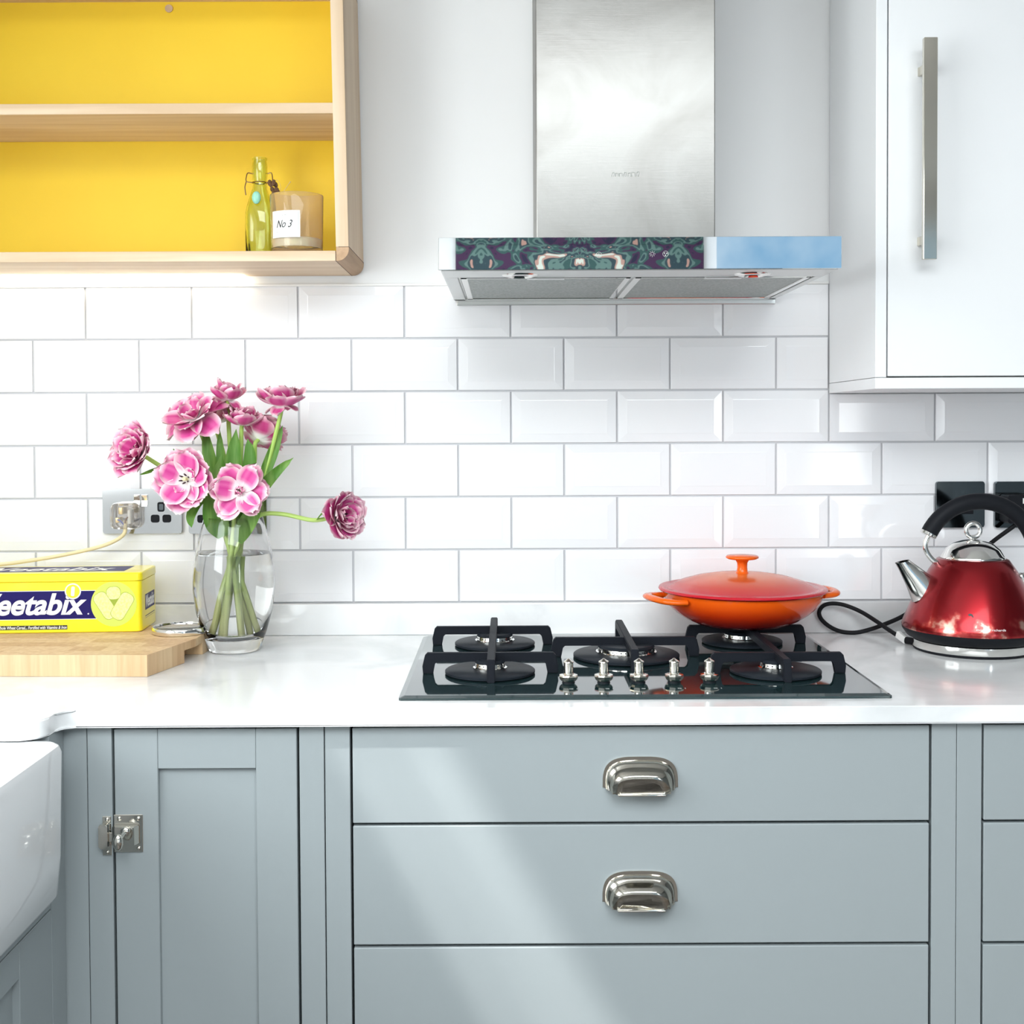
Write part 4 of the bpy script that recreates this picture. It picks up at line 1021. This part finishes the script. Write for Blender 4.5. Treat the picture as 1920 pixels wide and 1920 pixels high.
# ================================================================== casserole on the hob
pcx, pcy, pz = .4110, -.158, GZ + .0030
ROT = math.radians(17)
t = thing('shallow_casserole', 'orange enamelled shallow casserole with a lid on the hob', 'pan', (pcx, pcy, pz), rotz=ROT)
prof = [(0, 0), (.070, 0), (.082, .002), (.100, .010), (.117, .021), (.130, .033), (.1375, .045), (.1405, .0560), (.1412, .0590), (.1385, .0595), (.1355, .057), (.128, .040), (.100, .015), (.07, .006), (0, .006)]
body = obj('pan_body', lathe(B(), prof, 0, 0, 72), 'pan_enamel', t, local=True, angle=60)
for sg in (-1, 1):
    bm = B()
    pts = []
    for i in range(17):
        a = -PI / 2 + PI * i / 16
        x = .132 + .042 * max(0, math.cos(a)) ** .55; y = .050 * math.sin(a) * (1 if abs(math.sin(a)) < .99 else 1.0)
        pts.append((sg * x, y, .0500 + .003 * math.cos(a)))
    tube(bm, pts, .0088, 12, flat=.62, refup=(0, 0, 1))
    obj('side_handle', bm, 'pan_orange', t, local=True, angle=60)
LZ = .0600
lid = obj('pan_lid', lathe(B(), [(0, LZ), (.138, LZ - .0005), (.1465, LZ + .0005), (.1482, LZ + .0025), (.1470, LZ + .0052), (.140, LZ + .0062), (.134, LZ + .0052), (.1285, LZ + .0066), (.110, LZ + .0150), (.085, LZ + .0225), (.055, LZ + .0278), (.025, LZ + .0300), (0, LZ + .0302)], 0, 0, 72), 'lid_enamel', t, local=True, angle=60)
obj('lid_knob', lathe(B(), [(.013, LZ + .0290), (.0100, LZ + .0320), (.0088, LZ + .040), (.0092, LZ + .0480), (.0120, LZ + .0530), (.0250, LZ + .0550), (.0288, LZ + .0570), (.0290, LZ + .0590), (.0270, LZ + .0610), (0, LZ + .0622)], 0, 0, 40), 'pan_orange', lid, local=True, angle=60)

# ================================================================== kettle
kx, ky, kz = .8085, -.1900, W + .0004
t = thing('kettle_base', 'round chrome and black power base under the red kettle with a black cord', 'kettle base', (kx, ky, kz), group=None)
def at(bm, x, y, z): bmesh.ops.translate(bm, verts=bm.verts, vec=(x, y, z)); return bm
obj('foot', at(lathe(B(), [(0, 0), (.0985, 0), (.1000, .002), (.1000, .0045), (0, .0045)], 0, 0, 56), kx, ky, kz), 'black_plastic', t)
obj('chrome_ring', at(lathe(B(), [(.09, .0045), (.1000, .0045), (.1010, .006), (.1010, .0175), (.0995, .019), (.09, .019)], 0, 0, 64), kx, ky, kz), 'chrome', t)
bm = B()
tube(bm, spline([(.7120, -.155, .9285), (.7035, -.128, .9300), (.690, -.100, .939), (.676, -.075, .950), (.652, -.052, .9655), (.625, -.040, .9760), (.603, -.036, .9785), (.587, -.034, .974), (.5795, -.033, .962), (.584, -.033, .9480), (.600, -.034, .934), (.620, -.036, .9255), (.645, -.040, .9240), (.670, -.044, .930), (.700, -.046, .941), (.735, -.046, .957), (.775, -.044, .985), (.83, -.040, 1.03), (.90, -.036, 1.09), (.945, -.04, 1.125), (.955, -.045, 1.14)], 6), .0040, 10)
obj('power_cord', bm, 'black_rubber', t)
bm = B(); box(bm, -.0125, .0125, -.004, .004, -.0065, .0065, .001)
bmesh.ops.rotate(bm, verts=bm.verts, cent=(0, 0, 0), matrix=Matrix.Rotation(-1.15, 3, 'Z') @ Matrix.Rotation(.35, 3, 'Y')); at(bm, .7035, -.133, .9312)
obj('cord_tag', bm, 'white_print', t)
bm = B(); tube(bm, [(.716, -.160, .9285), (.706, -.148, .9285)], .0065, 10); obj('cord_grommet', bm, 'black_rubber', t)
KB = kz + .0195
t = thing('red_kettle', 'red metallic pyramid kettle with a black arched handle', 'kettle', (kx, ky, KB))
def kl(name, prof, m_, par=None, **kw): return obj(name, at(lathe(B(), prof, 0, 0, 72), kx, ky, KB), m_, par or t, **kw)
kl('black_band', [(0, 0), (.1010, 0), (.1100, .004), (.1180, .0155), (.1185, .0185), (.10, .0185), (0, .0185)], 'black_plastic', angle=50)
kbody = kl('kettle_body', [(.110, .0185), (.1180, .0187), (.1188, .0225), (.1165, .030), (.1040, .060), (.0880, .092), (.0730, .120), (.0600, .1385), (.0555, .1405), (.052, .1395), (.052, .13)], 'kettle_red', angle=60)
lidk = kl('kettle_lid', [(.0535, .1395), (.0545, .1425), (.0520, .1450), (.0455, .1560), (.0330, .1660), (.0180, .1710), (.0070, .1725), (0, .1726)], 'chrome', angle=70)
bm = B(); RZc = KB + .1890
tube(bm, [(kx + .0005 + .0125 * math.cos(a), ky, RZc + .0125 * math.sin(a)) for a in [2 * PI * i / 32 for i in range(32)]], .0040, 10, closed=True)
tube(bm, [(kx, ky, KB + .1715), (kx, ky, KB + .1765)], [.0060, .0035], 12); obj('lid_ring', bm, 'chrome', lidk)
# spout
bm = B(); A = Vector((kx - .082, ky, KB + .082)); Bp = Vector((kx - .1235, ky, KB + .1345))
def spr(c, d, a, b, n=20):
    d = d.normalized(); u = Vector((0, 1, 0)); w = d.cross(u)
    return [c + u * a * math.cos(2 * PI * i / n) + w * b * math.sin(2 * PI * i / n) for i in range(n)]
dv = Bp - A
tip = spr(Bp, Vector((-.25, 0, 1)), .0105, .0125)
loft(bm, [spr(A, dv, .022, .030), spr(A.lerp(Bp, .45), dv, .0165, .0205), spr(A.lerp(Bp, .85), Vector((-.5, 0, 1)), .0118, .0138), tip], True, False)
loft(bm, [[Bp + (p - Bp) * .86 for p in tip], [A.lerp(Bp, .6) + (p - Bp) * .8 for p in tip]], False, True)
obj('spout', bm, 'chrome', t, angle=60)
# handle : black arch with chrome arms
def hp(px_, pz_): return (kx + px_, ky, KB + pz_)
arc = []
HC = (.0125, .1430); HR = .0985
for i in range(27):
    a = math.radians(155) - math.radians(155 + 3) * i / 26
    arc.append(hp(HC[0] + HR * math.cos(a), HC[1] + HR * .98 * math.sin(a)))
obj('handle_grip', tube(B(), arc, .0145, 16, flat=1.0), 'black_plastic', t, angle=60)
for s, (tp, pts) in enumerate((((arc[0], arc[1]), [arc[0], hp(-.0835, .165), hp(-.0800, .150), hp(-.0690, .1360), hp(-.0570, .1300)]),
                               ((arc[-1], arc[-2]), [arc[-1], hp(.1050, .122), hp(.0960, .1130), hp(.0850, .1070)]))):
    d = (Vector(tp[0]) - Vector(tp[1])).normalized()
    fe = obj('handle_ferrule', tube(B(), [Vector(tp[0]) - d * .001, Vector(tp[0]) + d * .0035, Vector(tp[0]) + d * .0045], [.0146, .0146, .013], 18), 'chrome', t)
    obj('handle_arm', tube(B(), spline(pts, 6), .0046, 12), 'chrome', t)
    obj('arm_boss', sphere(B(), pts[-1], .0075, 1, 1, 1, 14, 10), 'chrome', t)
# lettering and a chip in the lacquer, wrapped on the cone
def cone_r(z):
    P = [(.1188, .0225), (.1165, .030), (.1040, .060), (.0880, .092)]
    for (r0, z0), (r1, z1) in zip(P, P[1:]):
        if z0 <= z <= z1: return r0 + (r1 - r0) * (z - z0) / (z1 - z0)
    return .118
def cone_wrap(bm):
    for v in bm.verts:
        r_ = cone_r(v.co.z) + .0003 - v.co.y; a = v.co.x / r_
        v.co = Vector((kx + r_ * math.sin(a), ky - r_ * math.cos(a), KB + v.co.z))
    return bm
obj('lettering', cone_wrap(text_bm('morphy richards', -.036, .012, .0300, .0345, 0, .1, 0, .0001)), 'white_print', kbody, smooth=False)
bm = B(); prism(bm, [(-.0455, .0560), (-.0425, .0580), (-.0385, .0570), (-.0370, .0530), (-.0385, .0515), (-.0400, .0545), (-.0440, .0540)], 'y', 0, -.0002)
obj('lacquer_chip', cone_wrap(bm), 'black_print', kbody, smooth=False)
